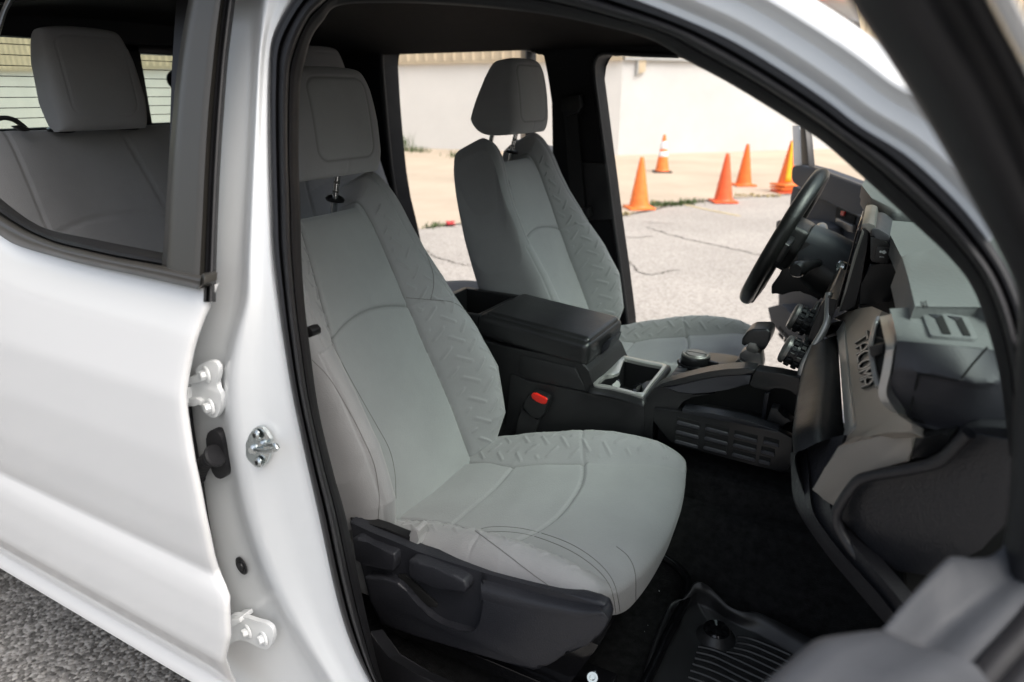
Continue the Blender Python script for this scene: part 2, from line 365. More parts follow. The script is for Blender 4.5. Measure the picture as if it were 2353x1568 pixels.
slab('downpipe_seam', [dp+d2*-0.05+Vector((0, 0, 1.98)), dp+d2*-0.004+Vector((0, 0, 2.0)), dp+d2*-0.004+Vector((0, 0, 5)), dp+d2*-0.05+Vector((0, 0, 5))], n2*-0.13, 'galvanised', bld, 0.01)
# steel box on two posts by the wall
ub = empty('utility_box'); tag(ub, 'grey steel utility box on two pale posts against the warehouse wall', 'utility box')
for u in (1131, 1155):
    p = PZ(u, 336, 0); tube('post', [(p.x, p.y, 0), (p.x, p.y, 2.3)], 0.055, 'reflective_white', ub, n=2, smooth_path=False)
pa = PZ(1128, 336, 0); pb = PZ(1158, 336, 0)
slab('cabinet', [pa+Vector((-0.12, -0.08, 2.18)), pb+Vector((0.16, -0.08, 2.18)), pb+Vector((0.16, -0.08, 2.95)), pa+Vector((-0.12, -0.08, 2.95))], (0.02, 0.28, 0), 'galvanised', ub, 0.015)
# second pale building across the lot, seen over the fender
b3 = empty('distant_building'); tag(b3, 'pale building with dark tall windows seen above the windscreen pillar', 'building')
bc = PD(1960, 20, 42); rdir = Vector((_r[0], _r[1], 0)); hdir = Vector((_h[0], _h[1], 0))
q0 = Vector((bc.x, bc.y, 0))-rdir*14; q1 = q0+rdir*44
slab('wall', [q0, q1, q1+Vector((0, 0, 9)), q0+Vector((0, 0, 9))], hdir*8, 'wall_cream', b3)
for k in range(8):
    w0 = q0+rdir*(1.2+k*4.6)-hdir*0.05
    f = slab('window', [w0+Vector((0, 0, 3.5)), w0+rdir*1.5+Vector((0, 0, 3.5)), w0+rdir*1.5+Vector((0, 0, 8.2)), w0+Vector((0, 0, 8.2))], hdir*0.2, 'galvanised', b3, 0.0)
    slab('pane', [w0+rdir*0.12-hdir*0.02+Vector((0, 0, 3.65)), w0+rdir*1.38-hdir*0.02+Vector((0, 0, 3.65)), w0+rdir*1.38-hdir*0.02+Vector((0, 0, 8.05)), w0+rdir*0.12-hdir*0.02+Vector((0, 0, 8.05))], hdir*0.1, 'gloss_black', f, 0.0)
# ---- traffic cones
def cone(base, h, m, label, w=0.36, bands=None, base_m=None, lean=(0, 0), rot=20, stripe=None, z0=0.01):
    rt = empty('traffic_cone'); rt.location = (base.x, base.y, z0); rt.rotation_euler = (lean[0], lean[1], R(rot))
    tag(rt, label, 'cone', 'orange traffic cones standing on the lot')
    bm = bmesh.new(); add_box(bm, Vector((0, 0, 0.016)), (w, w, 0.032), None, 0.012, 2)
    bm_obj('base', bm, base_m or m, rt, True, 40)
    r0, r1 = w*0.385, 0.028
    rad = lambda z: r0+(r1-r0)*((z-0.03)/(h-0.03))
    prof = [(r0+0.012, 0.030), (r0, 0.042)]+[(rad(z), z) for z in np.linspace(0.06, h-0.012, 14)]+[(r1*0.8, h), (r1*0.45, h+0.002), (r1*0.4, h-0.04)]
    bm = bmesh.new(); lathe_bm(bm, prof, Matrix(), 40); bm_obj('body', bm, m, rt, True, 40)
    for z0_, z1_ in (bands or []):
        bm = bmesh.new(); lathe_bm(bm, [(rad(z0_)+0.003, z0_), (rad(z0_)+0.005, z0_+0.004), (rad(z1_)+0.005, z1_-0.004), (rad(z1_)+0.003, z1_)], Matrix(), 40)
        bm_obj('reflective_band', bm, 'reflective_white', rt, True, 40)
    if stripe:
        rows = []
        for z in np.linspace(0.07, h-0.02, 10):
            r = rad(z)+0.005; a0 = stripe; hw = 0.32
            rows.append([Vector((r*math.cos(a0+t*hw), r*math.sin(a0+t*hw), z)) for t in (-1, -.5, 0, .5, 1)])
        grid('tape_stripe', rows, 'reflective_yellow', rt, thick=0.003)
    return rt
cone(PZ(1468, 481, 0), 0.71, 'cone_faded', 'faded orange cone with scuffed skirt nearest the open driver doorway post', rot=38, w=0.37)
cone(PZ(1521, 397, 0), 0.75, 'cone_faded', 'orange cone with two white reflective bands and a black base', bands=[(0.32, 0.42), (0.47, 0.62)], base_m='rubber', rot=25, w=0.37)
cone(PZ(1661, 466, 0), 0.71, 'cone_red', 'plain red-orange cone standing just in front of another plain one', rot=30)
cone(PZ(1708, 428, 0), 0.71, 'cone_orange', 'plain orange cone partly behind a nearer plain cone', rot=33)
ec = PZ(1805, 443, 0)
for k in range(3):
    cone(ec, 0.71, ('cone_red', 'cone_faded', 'cone_orange')[k], ('bottom cone of the stack beside the driver door, only its dark edge and base showing', 'middle cone of the stack beside the driver door, only its worn base showing', 'top cone of the stack beside the driver door, with a yellow stripe')[k],
         rot=30+k*9, z0=0.01+k*0.055, base_m=('cone_red', 'cone_faded', 'cone_faded')[k], stripe=R(-125) if k == 2 else None, w=0.38)
# ---- cracks, joint, paint
def strip(name, pts, w, z, m, lab, cat, jit=0.0, kind=None):
    P = crv([(p[0], p[1]) for p in pts], 40); vs = []; fs = []
    for i, p in enumerate(P):
        t = P[min(i+1, len(P)-1)]-P[max(i-1, 0)]; t = t/np.linalg.norm(t); n = np.array([-t[1], t[0]])
        ww = w*(0.4+1.2*random.random()) if jit else w; c = p+n*random.uniform(-jit, jit)
        vs += [(c[0]+n[0]*ww, c[1]+n[1]*ww, z), (c[0]-n[0]*ww, c[1]-n[1]*ww, z)]
        if i: fs.append((2*i-2, 2*i-1, 2*i+1, 2*i))
    o = pydata(name, vs, fs, m, None, False)
    for pl in o.data.polygons:
        if pl.normal.z < 0: o.data.flip_normals(); break
    return tag(o, lab, cat, None, kind)
strip('pavement_joint', jl, 0.018, 0.016, 'crack_dark', 'dark joint between tan and grey paving', None, 0.012, 'structure')
for k, cr in enumerate([[(1480, 512), (1515, 514), (1560, 516)], [(1485, 524), (1530, 538), (1600, 556), (1690, 575), (1790, 598)], [(975, 575), (1000, 592), (1040, 604), (1075, 612), (1110, 606)], [(1430, 590), (1480, 630), (1560, 622)], [(1330, 470), (1420, 540), (1500, 545)]]):
    strip('pavement_crack', [PZ(u, v, 0) for u, v in cr], 0.008, 0.0085, 'crack_dark', None, None, 0.025, 'structure')
strip('painted_line', [PZ(u, v, 0) for u, v in ((1560, 468), (1620, 482), (1700, 498))], 0.032, 0.0085, 'paint_yellow', None, None, 0.0, 'structure')
# ---- weeds
bm = bmesh.new(); bd = bmesh.new()
def tuft(b, p, n, hgt, spread):
    for _ in range(n):
        a = random.uniform(0, 6.283); r = abs(random.gauss(0, spread)); x, y = p.x+r*math.cos(a), p.y+r*math.sin(a); hh = hgt*random.uniform(.4, 1.2); la = random.uniform(0, 6.283); le = hh*random.uniform(.2, .9); w = random.uniform(.004, .010)
        c, s = math.cos(la+1.57)*w, math.sin(la+1.57)*w; m1 = (x+math.cos(la)*le*.4, y+math.sin(la)*le*.4, hh*.7); t = (x+math.cos(la)*le, y+math.sin(la)*le, hh)
        v = [b.verts.new((x-c, y-s, 0.005)), b.verts.new((x+c, y+s, 0.005)), b.verts.new((m1[0]+c, m1[1]+s, m1[2])), b.verts.new((m1[0]-c, m1[1]-s, m1[2])), b.verts.new((*t,))]
        b.faces.new((v[0], v[1], v[2], v[3])); b.faces.new((v[3], v[2], v[4]))
for u in np.linspace(1495, 1600, 26): tuft(bm, PZ(u, 472+random.uniform(-3, 2)-(u-1550)*0.06, 0), 16, 0.07, 0.07)
for u in np.linspace(1690, 1790, 16): tuft(bd, PZ(u, 452+random.uniform(-2, 2), 0), 8, 0.05, 0.06)
for u, v in ((1425, 497), (1440, 496), (1410, 515), (1500, 470), (985, 525), (1000, 522), (1015, 521)): tuft(bm if u % 3 else bd, PZ(u, v, 0), 22, 0.06, 0.06)
for u, v in ((935, 348), (945, 349), (955, 350), (970, 351), (1045, 362)): tuft(bm, PZ(u, v, 0), 40, 0.16 if u > 940 else 0.5, 0.22)
tag(bm_obj('weeds', bm, 'leaf_green', None, False), 'green weeds growing along the pavement joints', None, None, 'stuff')
tag(bm_obj('dry_weeds', bd, 'dry_grass', None, False), 'dry yellow weeds along the pavement joint', None, None, 'stuff')
rp = PZ(1034, 521, 0); bm = bmesh.new()
for k in range(16):
    a = random.uniform(0, 6.28); r = random.uniform(0, .06); x, y = rp.x+r*math.cos(a), rp.y+r*math.sin(a); q = random.uniform(.018, .035); z = random.uniform(.02, .06); t = random.uniform(0, 3)
    v = [bm.verts.new((x+q*math.cos(t+i*1.257), y+q*math.sin(t+i*1.257), z+random.uniform(-.012, .012))) for i in range(5)]; bm.faces.new(v)
tag(bm_obj('fallen_petals', bm, 'petal_red', None, False), 'small red crumpled scrap lying on the pavement joint', 'litter')

# ================================================================== THE TRUCK
T = empty('pickup_truck'); tag(T, 'white double-cab pickup truck with open front door and grey cloth seats', 'truck')
# ---------------- rear door
DPROF = [(1.335, .588), (1.31, .572), (1.25, .554), (1.15, .536), (1.05, .530), (.95, .531), (.88, .536), (.855, .540), (.845, .5425), (.838, .5405), (.828, .5355), (.80, .530), (.74, .5265), (.685, .526), (.672, .530), (.62, .547), (.585, .560), (.575, .561), (.568, .552), (.548, .551), (.543, .562)]
def door_y(z):
    zz = [a for a, b in DPROF][::-1]; yy = [b for a, b in DPROF][::-1]; return float(np.interp(z, zz, yy))
edge_px = [(464, 668), (459, 684), (451, 705), (440, 745), (430, 790), (421, 850), (416, 900), (418, 950), (427, 1010), (437, 1070), (452, 1140), (466, 1210), (480, 1275), (493, 1325), (505, 1350), (517, 1372), (517, 1400), (520, 1470), (527, 1568), (531, 1625)]
def P_door(u, v):
    p = PY(u, v, .532)
    for _ in range(8): p = PY(u, v, door_y(p.z))
    return p
E_ = [P_door(u, v) for u, v in edge_px]; ez = [p.z for p in E_][::-1]; ex = [p.x for p in E_][::-1]
def edge_x(z): return float(np.interp(z, ez, ex))
zs = []
for (za, _), (zb, _) in zip(DPROF[:-1], DPROF[1:]): zs += list(np.linspace(za, zb, max(2, int(abs(za-zb)/0.012)+1)))[:-1]
zs.append(DPROF[-1][0])
ysm = np.interp(zs, [a for a, b in DPROF][::-1], [b for a, b in DPROF][::-1])
rows = []
for z, y in zip(zs, ysm):
    xe = edge_x(z); top = -2.30
    # the door top follows the belt trim
    xs = [top, -2.0, -1.7, -1.45, -1.25, -1.1, -1.0, xe-.06, xe-.02, xe-.007, xe-.002, xe, xe+.0005, xe-.001, xe-.004]
    dy = [0]*9+[.0006, .002, .0045, .008, .011, .0115]
    rows.append([Vector((x, y+d, z)) for x, d in zip(xs, dy)])
# clip the skin at the belt line (rises towards the rear)
belt_lo = [(0, 543), (45, 566), (113, 586), (189, 606), (315, 633), (455, 665), (480, 671)]
bl = [PSd(u, v, 0.0) for u, v in belt_lo]; blx = [p.x for p in bl]; blz = [p.z for p in bl]
def belt_z(x): return float(np.interp(x, blx, blz, left=blz[0]+(blx[0]-x)*0.35))
for r in rows:
    for p in r: p.z = p.z
def warp(p):
    zt = belt_z(p.x); return Vector((p.x, p.y, p.z if p.z < 1.15 else 1.15+(p.z-1.15)*(zt-1.15)/(1.335-1.15)))
rows = [[warp(p) for p in r] for r in rows]
rd = empty('rear_door', T); rd['label'] = 'closed white rear door with its window lowered'
grid('door_skin', rows, 'white_paint', rd, angle=60)
# inner shell so that the door has depth
grid('door_shell', [[Vector((-2.3, .66, z)), Vector((-1.6, .66, z)), Vector((edge_x(z)-.20, .64, z)), Vector((edge_x(z)-.07, door_y(z)+.045, z)), Vector((edge_x(z)-.014, door_y(z)+.013, z))] for z in (1.24, 1.1, .9, .7, .58)], 'jamb_paint', rd)
def band(name, top, bot, offs, m, parent, fn=PSd, n=40, k=9, angle=50, endcap=True):
    """moulding between two pixel curves; offs: outward profile across it"""
    t = crv(top, n); b = crv(bot, n); rows = []
    ws = np.linspace(0, 1, k); os_ = np.interp(ws, np.linspace(0, 1, len(offs)), offs)
    for w, o in zip(ws, os_): rows.append([fn(*(ti+(bi-ti)*w), o) for ti, bi in zip(t, b)])
    return grid(name, rows, m, parent, angle=angle, thick=0)
trim_hi = [(-60, 440), (-20, 478), (0, 491), (35, 513), (68, 532), (100, 546), (135, 559), (189, 572), (270, 590), (370, 608), (464, 629)]
trim_lo = [(-60, 505), (-20, 532), (0, 543), (20, 555), (45, 566), (80, 577), (113, 586), (189, 606), (315, 633), (390, 650), (455, 665)]
band('belt_moulding', trim_hi, trim_lo, [.02, -.004, -.010, -.012, -.010, -.002, .012], 'satin_trim', rd)
# end cap of the belt moulding
e0 = [PSd(464, 629, .0), PSd(470, 634, -.008), PSd(469, 652, -.009), PSd(457, 665, -.004)]
slab('moulding_end', e0, (0.0, .02, 0), 'satin_trim', rd, .001)
seal_hi = [(-60, 380), (-20, 432), (0, 455), (45, 491), (75, 511), (104, 525), (140, 535), (180, 543), (270, 561), (374, 581)]
seal_lo = [(-60, 442), (-20, 479), (0, 492), (35, 514), (68, 533), (100, 547), (135, 560), (189, 573), (270, 591), (372, 609)]
band('glass_run_seal', seal_hi, seal_lo, [.075, .066, .05, .03, .012, .010, .004, .012], 'black_plastic', rd)
app_l = [(440, -60), (433, 0), (420, 70), (408, 149), (397, 252), (387, 374), (380, 490), (372, 612)]
app_r = [(526, -60), (517, 0), (508, 70), (500, 149), (489, 270), (482, 390), (477, 500), (470, 652)]
band('pillar_cover', app_l, app_r, [.03, .002, .0, .0, .0, .0, .0, .003, .02], 'satin_trim', rd, k=17)
st_l = [(519, -60), (511, 0), (502, 70), (494, 149), (484, 270), (477, 390), (472, 500), (466, 655), (463, 694)]
st_r = [(550, -60), (541, 0), (531, 80), (523, 149), (513, 280), (506, 390), (501, 500), (497, 620), (496, 694)]
band('frame_seal', st_l, st_r, [.03, .014, .012, .018, .010, .012, .022, .04], 'rubber', rd, k=15)
# upper window frame (top of the rear door)
fr_a = [(-80, -10), (-40, 60), (-10, 30), (30, -10), (80, -40)]
band('window_frame', [(-140, 300), (-60, 160), (-12, 60), (8, 10), (40, -40), (120, -80)], [(-100, 330), (-30, 170), (2, 75), (22, 18), (60, -25), (130, -55)], [.02, 0, 0, .04], 'satin_trim', rd)
# ---------------- B pillar jamb
V = [-90, -60, 0, 75, 150, 300, 450, 600, 690, 770, 857, 940, 1026, 1100, 1166, 1250, 1334, 1400, 1474, 1547, 1600, 1680]
c0 = [470, 470, 465, 460, 455, 450, 445, 440, 430, 400, 378, 378, 384, 392, 402, 425, 450, 470, 480, 485, 490, 495]
c2 = [625, 615, 604, 597, 591, 583, 575, 567, 561, 540, 522, 521, 530, 543, 557, 582, 614, 648, 692, 738, 772, 825]
c3 = [750, 725, 673, 636, 621, 618, 621, 628, 639, 650, 664, 678, 696, 713, 728, 750, 771, 788, 808, 838, 868, 910]
def lerp(a, b, t): return a+(b-a)*t
rows = []
for v, a, b, c in zip(V, c0, c2, c3):
    r = []
    for t, o in ((0, .050), (.35, .034), (.6, .030), (.80, .0285), (.90, .026), (.96, .018), (1.0, .006)): r.append(PS(lerp(a, b, t), v, o))
    for t, o in ((.05, .0), (.12, -.0025), (.22, -.002), (.40, .004), (.62, .008), (.8, .009), (.92, .012), (1.06, .020), (1.3, .05)): r.append(PS(lerp(b, c, t), v, o))
    rows.append(r)
cols = list(zip(*rows)); cols = [crv(c, 90) for c in cols]
bp = grid('door_post', cols, 'jamb_paint', T, angle=None)
# panel behind the gap, rocker below
grid('post_inner', [[PS(a-60, v, .06) for v, a in zip(V, c0)], [PS(a+20, v, .075) for v, a in zip(V, c0)]], 'rubber', T)
# black weatherstrip showing in the gap
tube('gap_seal', [PS(u, v, .024) for u, v in ((426, 850), (434, 960), (448, 1050), (460, 1120), (474, 1210), (492, 1300), (508, 1352), (520, 1400))], .006, 'rubber', T, n=40)
# ---------------- rear door hinges
def plate(name, px, off, thick, m, parent, bev=.0015, fn=PS):
    pts = [fn(u, v, off) for u, v in px]; return slab(name, pts, (0, thick, 0), m, parent, bev, 2)
def rnd(px, n): return [tuple(p) for p in crv(px, n, True)]
def hexbolt(p, parent, r=.0075, m='jamb_paint'):
    b = lathe('bolt', [(r*1.75, 0), (r*1.75, .002), (r*1.5, .0035), (r*1.05, .0035)], p, (-.25, -1, .05), m, parent, 20)
    lathe('bolt_head', [(r, .003), (r, .0095), (r*.85, .011), (r*.3, .0112)], p, (-.25, -1, .05), m, b, 6)
h1 = plate('hinge', rnd([(455, 868), (447, 850), (462, 838), (478, 830), (492, 831), (502, 845), (500, 868), (496, 886), (505, 900), (509, 925), (503, 950), (493, 961), (478, 957), (466, 944), (461, 930), (450, 925), (440, 926), (434, 905), (440, 882)], 60), .006, .008, 'jamb_paint', T, .002)
slab('hinge_arm', [PS(u, v, .0) for u, v in ((430, 868), (452, 862), (468, 856), (470, 866), (458, 880), (432, 886))], (0, .03, 0), 'jamb_paint', h1, .003)
slab('hinge_arm', [PS(u, v, .0) for u, v in ((430, 915), (448, 914), (462, 922), (460, 934), (444, 930), (430, 938))], (0, .03, 0), 'jamb_paint', h1, .003)
tube('hinge_pin', [PS(430, 885, .004), PS(432, 920, .004)], .008, 'jamb_paint', h1, n=2, smooth_path=False)
for u, v in ((475, 861), (485, 935)): hexbolt(PS(u, v, .006), h1)
h2 = plate('hinge', rnd([(515, 1432), (520, 1420), (536, 1413), (560, 1418), (590, 1428), (612, 1434), (624, 1444), (628, 1462), (622, 1482), (612, 1494), (596, 1489), (570, 1476), (556, 1471), (540, 1474), (526, 1482), (517, 1486), (514, 1460)], 60), .004, .008, 'jamb_paint', T, .002)
slab('hinge_arm', [PS(u, v, -.004) for u, v in ((512, 1436), (530, 1424), (548, 1422), (552, 1432), (532, 1442), (514, 1452))], (0, .03, 0), 'jamb_paint', h2, .003)
for u, v in ((570, 1451), (607, 1467)): hexbolt(PS(u, v, .004), h2)
# ---------------- striker
sp = plate('striker', [(564, 1020), (573, 998), (582, 986), (592, 980), (603, 983), (609, 994), (621, 1010), (621, 1040), (614, 1058), (606, 1071), (596, 1076), (586, 1073), (570, 1058), (565, 1048)], -.004, .006, 'zinc', T, .0012)
for u, v in ((591, 999), (596, 1062)):
    s = lathe('screw', [(.0085, 0), (.0085, .002), (.0065, .0045), (.003, .005)], PS(u, v, -.006), (-.2, -1, .05), 'zinc', sp, 24)
    lathe('screw_socket', [(.0036, .0048), (.0036, .0055), (.001, .0056)], PS(u, v, -.006), (-.2, -1, .05), 'void_black', s, 6)
a = PS(583, 1032, -.004); b = PS(606, 1022, -.004); out = Vector((.035, -.034, -.004))
tube('latch_loop', [a, PS(600, 1036, -.018), PS(618, 1037, -.028), PS(632, 1034, -.034), PS(637, 1028, -.034), PS(632, 1023, -.033), PS(620, 1022, -.024), PS(612, 1022, -.014), b], .0034, 'zinc', sp, n=40)
for q in (a, b): lathe('loop_collar', [(.008, 0), (.008, .003), (.005, .006)], q, (.1, -1, 0), 'zinc', sp, 20)
# ---------------- wiring boot and grommet
wb = plate('wiring_boot', rnd([(473, 1008), (478, 993), (490, 989), (503, 998), (511, 1020), (517, 1055), (521, 1080), (516, 1096), (505, 1102), (492, 1095), (484, 1075), (477, 1045)], 40), .012, .014, 'rubber', T, .004)
bt = [PS(498, 1045, .0), PS(486, 1052, -.002), PS(474, 1060, .002), PS(464, 1072, .01), PS(456, 1090, .02), PS(452, 1115, .03)]
qq = crv(bt, 46); rr = [.0105+.0025*math.sin(i*1.25)+(.006 if i < 4 else 0) for i in range(46)]
tube('corrugated_sleeve', [tuple(p) for p in qq], rr, 'rubber', wb, n=150, k=16)
gm = lathe('grommet', [(.0165, 0), (.0165, .002), (.0140, .0035), (.010, .003), (.009, .0022), (.008, .0045), (.003, .005)], PS(556, 1300, .026), (-.15, -1, .0), 'smooth_black', T, 28)
# ---------------- aperture trim: rubber seal and inner trim round the doorway
o_px = [(905, 1660), (850, 1568), (805, 1474), (771, 1362), (731, 1177), (703, 1054), (670, 897), (650, 773), (639, 689), (626, 575), (622, 476), (618, 293), (618, 183), (626, 84), (673, 0), (720, -45), (800, -78), (950, -98), (1150, -85), (1320, -50), (1467, 0), (1585, 48), (1687, 95), (1797, 161), (1895, 227), (1979, 291), (2090, 361), (2199, 463), (2273, 555), (2324, 640), (2360, 740), (2380, 880), (2385, 1050)]
i_px = [(930, 1660), (880, 1568), (849, 1446), (821, 1317), (793, 1183), (765, 1082), (732, 942), (712, 801), (699, 689), (692, 575), (690, 476), (686, 366), (688, 220), (695, 165), (714, 92), (741, 50), (780, 13), (905, 7), (1051, 13), (1197, 26), (1321, 46), (1486, 88), (1574, 137), (1687, 198), (1834, 289), (1895, 330), (1979, 404), (2108, 521), (2181, 591), (2236, 664), (2273, 767), (2300, 880), (2320, 1050)]
n = 260; oc = crv(o_px, n*2); ic = crv(i_px, n*2)
# pair the two curves point by point through their anchors
def paired(px, n):
    P = [np.array(p, float) for p in px]; out = []
    Q = [2*P[0]-P[1]]+P+[2*P[-1]-P[-2]]; S = len(P)-1
    for t in np.linspace(0, S-1e-6, n):
        s = int(t); f = t-s; p0, p1, p2, p3 = Q[s:s+4]
        out.append(0.5*((2*p1)+(-p0+p2)*f+(2*p0-5*p1+4*p2-p3)*f*f+(-p0+3*p1-3*p2+p3)*f**3))
    return out
oc, ic = paired(o_px, n), paired(i_px, n)
def apert(name, w0, w1, prof, m, k):
    rows = []; ws = np.linspace(0, 1, k); os_ = np.interp(ws, [a for a, b in prof], [b for a, b in prof])
    for w, o in zip(ws, os_):
        ww = w0+(w1-w0)*w; rows.append([PS(*(a+(b-a)*ww), o) for a, b in zip(oc, ic)])
    return grid(name, rows, m, T, angle=70)
apert('door_seal', -.02, .66, [(0, .022), (.04, .0), (.08, -.006), (.2, -.009), (.36, -.008), (.42, .004), (.47, .008), (.52, -.004), (.6, -.013), (.72, -.016), (.85, -.011), (.95, .004), (1, .03)], 'rubber', 40)
apert('pillar_inner_trim', .60, 1.0, [(0, .030), (.1, .012), (.2, .010), (.5, .018), (.9, .036), (1, .05)], 'pillar_trim', 16)
apert('pillar_return', .97, 1.0, [(0, .045), (.5, .055), (1, .16)], 'pillar_trim', 6)
# roof rail and windscreen pillar, white, stepped
top_px = o_px[15:29]
rail = []
for (dv, o) in ((8, .012), (2, -.002), (-8, -.004), (-20, -.004), (-23, -.010), (-46, -.030), (-52, -.034), (-60, -.035), (-96, -.036), (-101, -.042), (-124, -.062), (-130, -.066), (-140, -.067), (-165, -.062), (-184, -.045), (-192, .0), (-194, .10)):
    r = []
    cc = paired(top_px, 120)
    for i, p in enumerate(cc):
        t = cc[min(i+1, 119)]-cc[max(i-1, 0)]; t = t/np.linalg.norm(t); nn = np.array([t[1], -t[0]])
        f = np.clip((i-14)/26, 0, 1); f = f*f*(3-2*f)
        q = p+nn*(-dv)*lerp(.25, .92, f)
        r.append(PS(q[0], q[1], o*.62*lerp(.3, 1, f)))
    rail.append(r)
grid('roof_rail', rail, 'jamb_paint', T, angle=32)

# ---------------- roof, headliner, floor, rear wall, far side
def sheetgrid(name, xs, ys, zf, m, parent, thick=0.0):
    return grid(name, [[Vector((x, y, zf(x, y))) for y in ys] for x in xs], m, parent, thick=thick)
hz = lambda x, y: 1.690+.075*(1-abs((y-1.48)/.78)**3)-.03*max(0, (x+.75)/.5)**2-.05*max(0, (-x-1.9)/.25)**2
sheetgrid('headliner', np.linspace(-2.12, -.22, 24), np.linspace(.72, 2.26, 28), hz, 'headliner', T)
sheetgrid('roof', np.linspace(-2.2, -.16, 20), np.linspace(.66, 2.34, 24), lambda x, y: 1.775+.06*(1-abs((y-1.5)/.86)**3)-.10*max(0, (x+.5)/.4)**2, 'white_paint', T)
sheetgrid('carpet_floor', [-2.1, -1.3, -.9, -.2, .15, .38, .62], [.66, .70, 1.0, 1.25, 1.30, 1.40, 1.6, 1.70, 1.75, 2.3],
          lambda x, y: .50+(.20 if 1.28 < y < 1.72 else 0)+max(0, x-.12)*.7, 'carpet', T)
slab('sill_plate', [PS(u, v, .05) for u, v in ((850, 1450), (890, 1512), (960, 1552), (1040, 1585), (1100, 1620), (900, 1700), (826, 1500))], (0, .03, -.02), 'pillar_trim', T, .003)
box('firewall', Vector((.72, 1.48, 1.0)), (.04, 1.7, 1.1), 'carpet', T, Matrix.Rotation(R(-8), 3, 'Y'))
box('tunnel', Vector((-.55, 1.46, .62)), (1.9, .235, .30), 'carpet', T, None, .03)
# bonnet, wings and far side lower body keep the daylight out below
sheetgrid('bonnet', [.30, .6, 1.0, 1.5, 1.95], np.linspace(.62, 2.34, 10), lambda x, y: 1.20-.05*abs((y-1.48)/.86)**3-max(0, x-.6)*.04, 'white_paint', T, .01)
slab('front_wing', [Vector((.22, .60, .55)), Vector((.22, .60, 1.18)), Vector((1.95, .64, 1.10)), Vector((1.95, .64, .6))], (0, .04, 0), 'white_paint', T, .01)
sheetgrid('cowl', [.28, .34, .42], np.linspace(.66, 2.30, 5), lambda x, y: 1.21, 'smooth_black', T, .01)
slab('far_sill', [Vector((-1.9, 2.30, .42)), Vector((-1.9, 2.30, .53)), Vector((.4, 2.30, .53)), Vector((.4, 2.30, .42))], (0, .12, 0), 'white_paint', T, .01)
slab('underbody', [Vector((-2.3, .95, .40)), Vector((1.9, .95, .40)), Vector((1.9, 2.36, .40)), Vector((-2.3, 2.36, .40))], (0, 0, .05), 'void_black', T, 0)
for wx in (-2.9, 1.15):
    for wy in (.66, 2.30):
        wh = lathe('wheel', [(.0, -.11), (.22, -.11), (.24, -.12), (.37, -.12), (.395, -.09), (.395, .09), (.37, .12), (.24, .12), (.22, .10), (0, .06)], (wx, wy, .395), (0, -1 if wy < 1 else 1, 0), 'rubber', T, 40)
        lathe('rim', [(0, .085), (.06, .10), (.20, .105), (.225, .118)], (wx, wy, .395), (0, -1 if wy < 1 else 1, 0), 'dark_silver', wh, 30)
bedw = empty('cargo_bed', T)
for y in (.56, 2.36): slab('bed_side', [Vector((-3.95, y, .62)), Vector((-2.32, y, .62)), Vector((-2.32, y, 1.27)), Vector((-3.95, y, 1.27))], (0, .05, 0), 'white_paint', bedw, .01)
slab('tailgate', [Vector((-3.95, .61, .62)), Vector((-3.95, 2.36, .62)), Vector((-3.95, 2.36, 1.26)), Vector((-3.95, .61, 1.26))], (-.05, 0, 0), 'white_paint', bedw, .01)
slab('bed_floor', [Vector((-3.95, .6, .72)), Vector((-2.32, .6, .72)), Vector((-2.32, 2.36, .72)), Vector((-3.95, 2.36, .72))], (0, 0, -.04), 'smooth_black', bedw, 0)
# windscreen
ws_rows = []
for t in np.linspace(0, 1, 8):
    ws_rows.append([Vector((-.24+.62*t+.05*math.sin(math.pi*t)-(.12*(1-t)+.10*t)*abs((y-1.48)/.8)**2*1.0, y, 1.72-.50*t+.02*math.sin(math.pi*t))) for y in np.linspace(.74-.07*t, 2.22+.07*t, 14)])
grid('windscreen', ws_rows, 'tinted_glass', T)
tube('far_windscreen_pillar', [(-.42, 2.24, 1.70), (-.22, 2.27, 1.60), (.02, 2.30, 1.44), (.26, 2.33, 1.24)], [.045, .04, .045, .06], 'pillar_trim', T, n=30)
# rear wall of the cab with the slider window
RX = -2.08
rw = empty('rear_window', T)
def rwb(name, y0, y1, z0, z1, m, par, d=.05, x=RX, bev=.006): return box(name, Vector((x, (y0+y1)/2, (z0+z1)/2)), (d, y1-y0, z1-z0), m, par, None, bev)
rwb('rear_wall', .64, 2.32, .45, 1.462, 'pillar_trim', T, .06)
rwb('rear_header', .64, 2.32, 1.688, 1.80, 'pillar_trim', T, .06)
rwb('frame_upright', 1.338, 1.405, 1.40, 1.70, 'smooth_black', rw, .05)
rwb('frame_upright', 1.56, 1.63, 1.40, 1.70, 'smooth_black', rw, .05)
rwb('frame_upright', .60, .84, 1.40, 1.72, 'pillar_trim', rw, .07); rwb('frame_upright', 2.12, 2.36, 1.40, 1.72, 'pillar_trim', rw, .07)
rwb('frame_header', 1.33, 1.64, 1.662, 1.69, 'smooth_black', rw, .05)
rwb('pane', .80, 2.16, 1.44, 1.70, 'rear_glass', rw, .005, RX-.03, 0)
for k in range(8):
    z = 1.487+k*.0265
    for y0, y1 in ((.80, 1.36), (1.38, 1.60), (1.61, 2.16)): rwb('heating_wire', y0, y1, z-.0011, z+.0011, 'print_dark', rw, .002, RX-.025, 0)
lathe('window_latch', [(0, -.006), (.026, -.006), (.028, 0), (.024, .014), (0, .018)], PX(402, 184, RX+.05), (1, 0, 0), 'smooth_black', rw, 20)
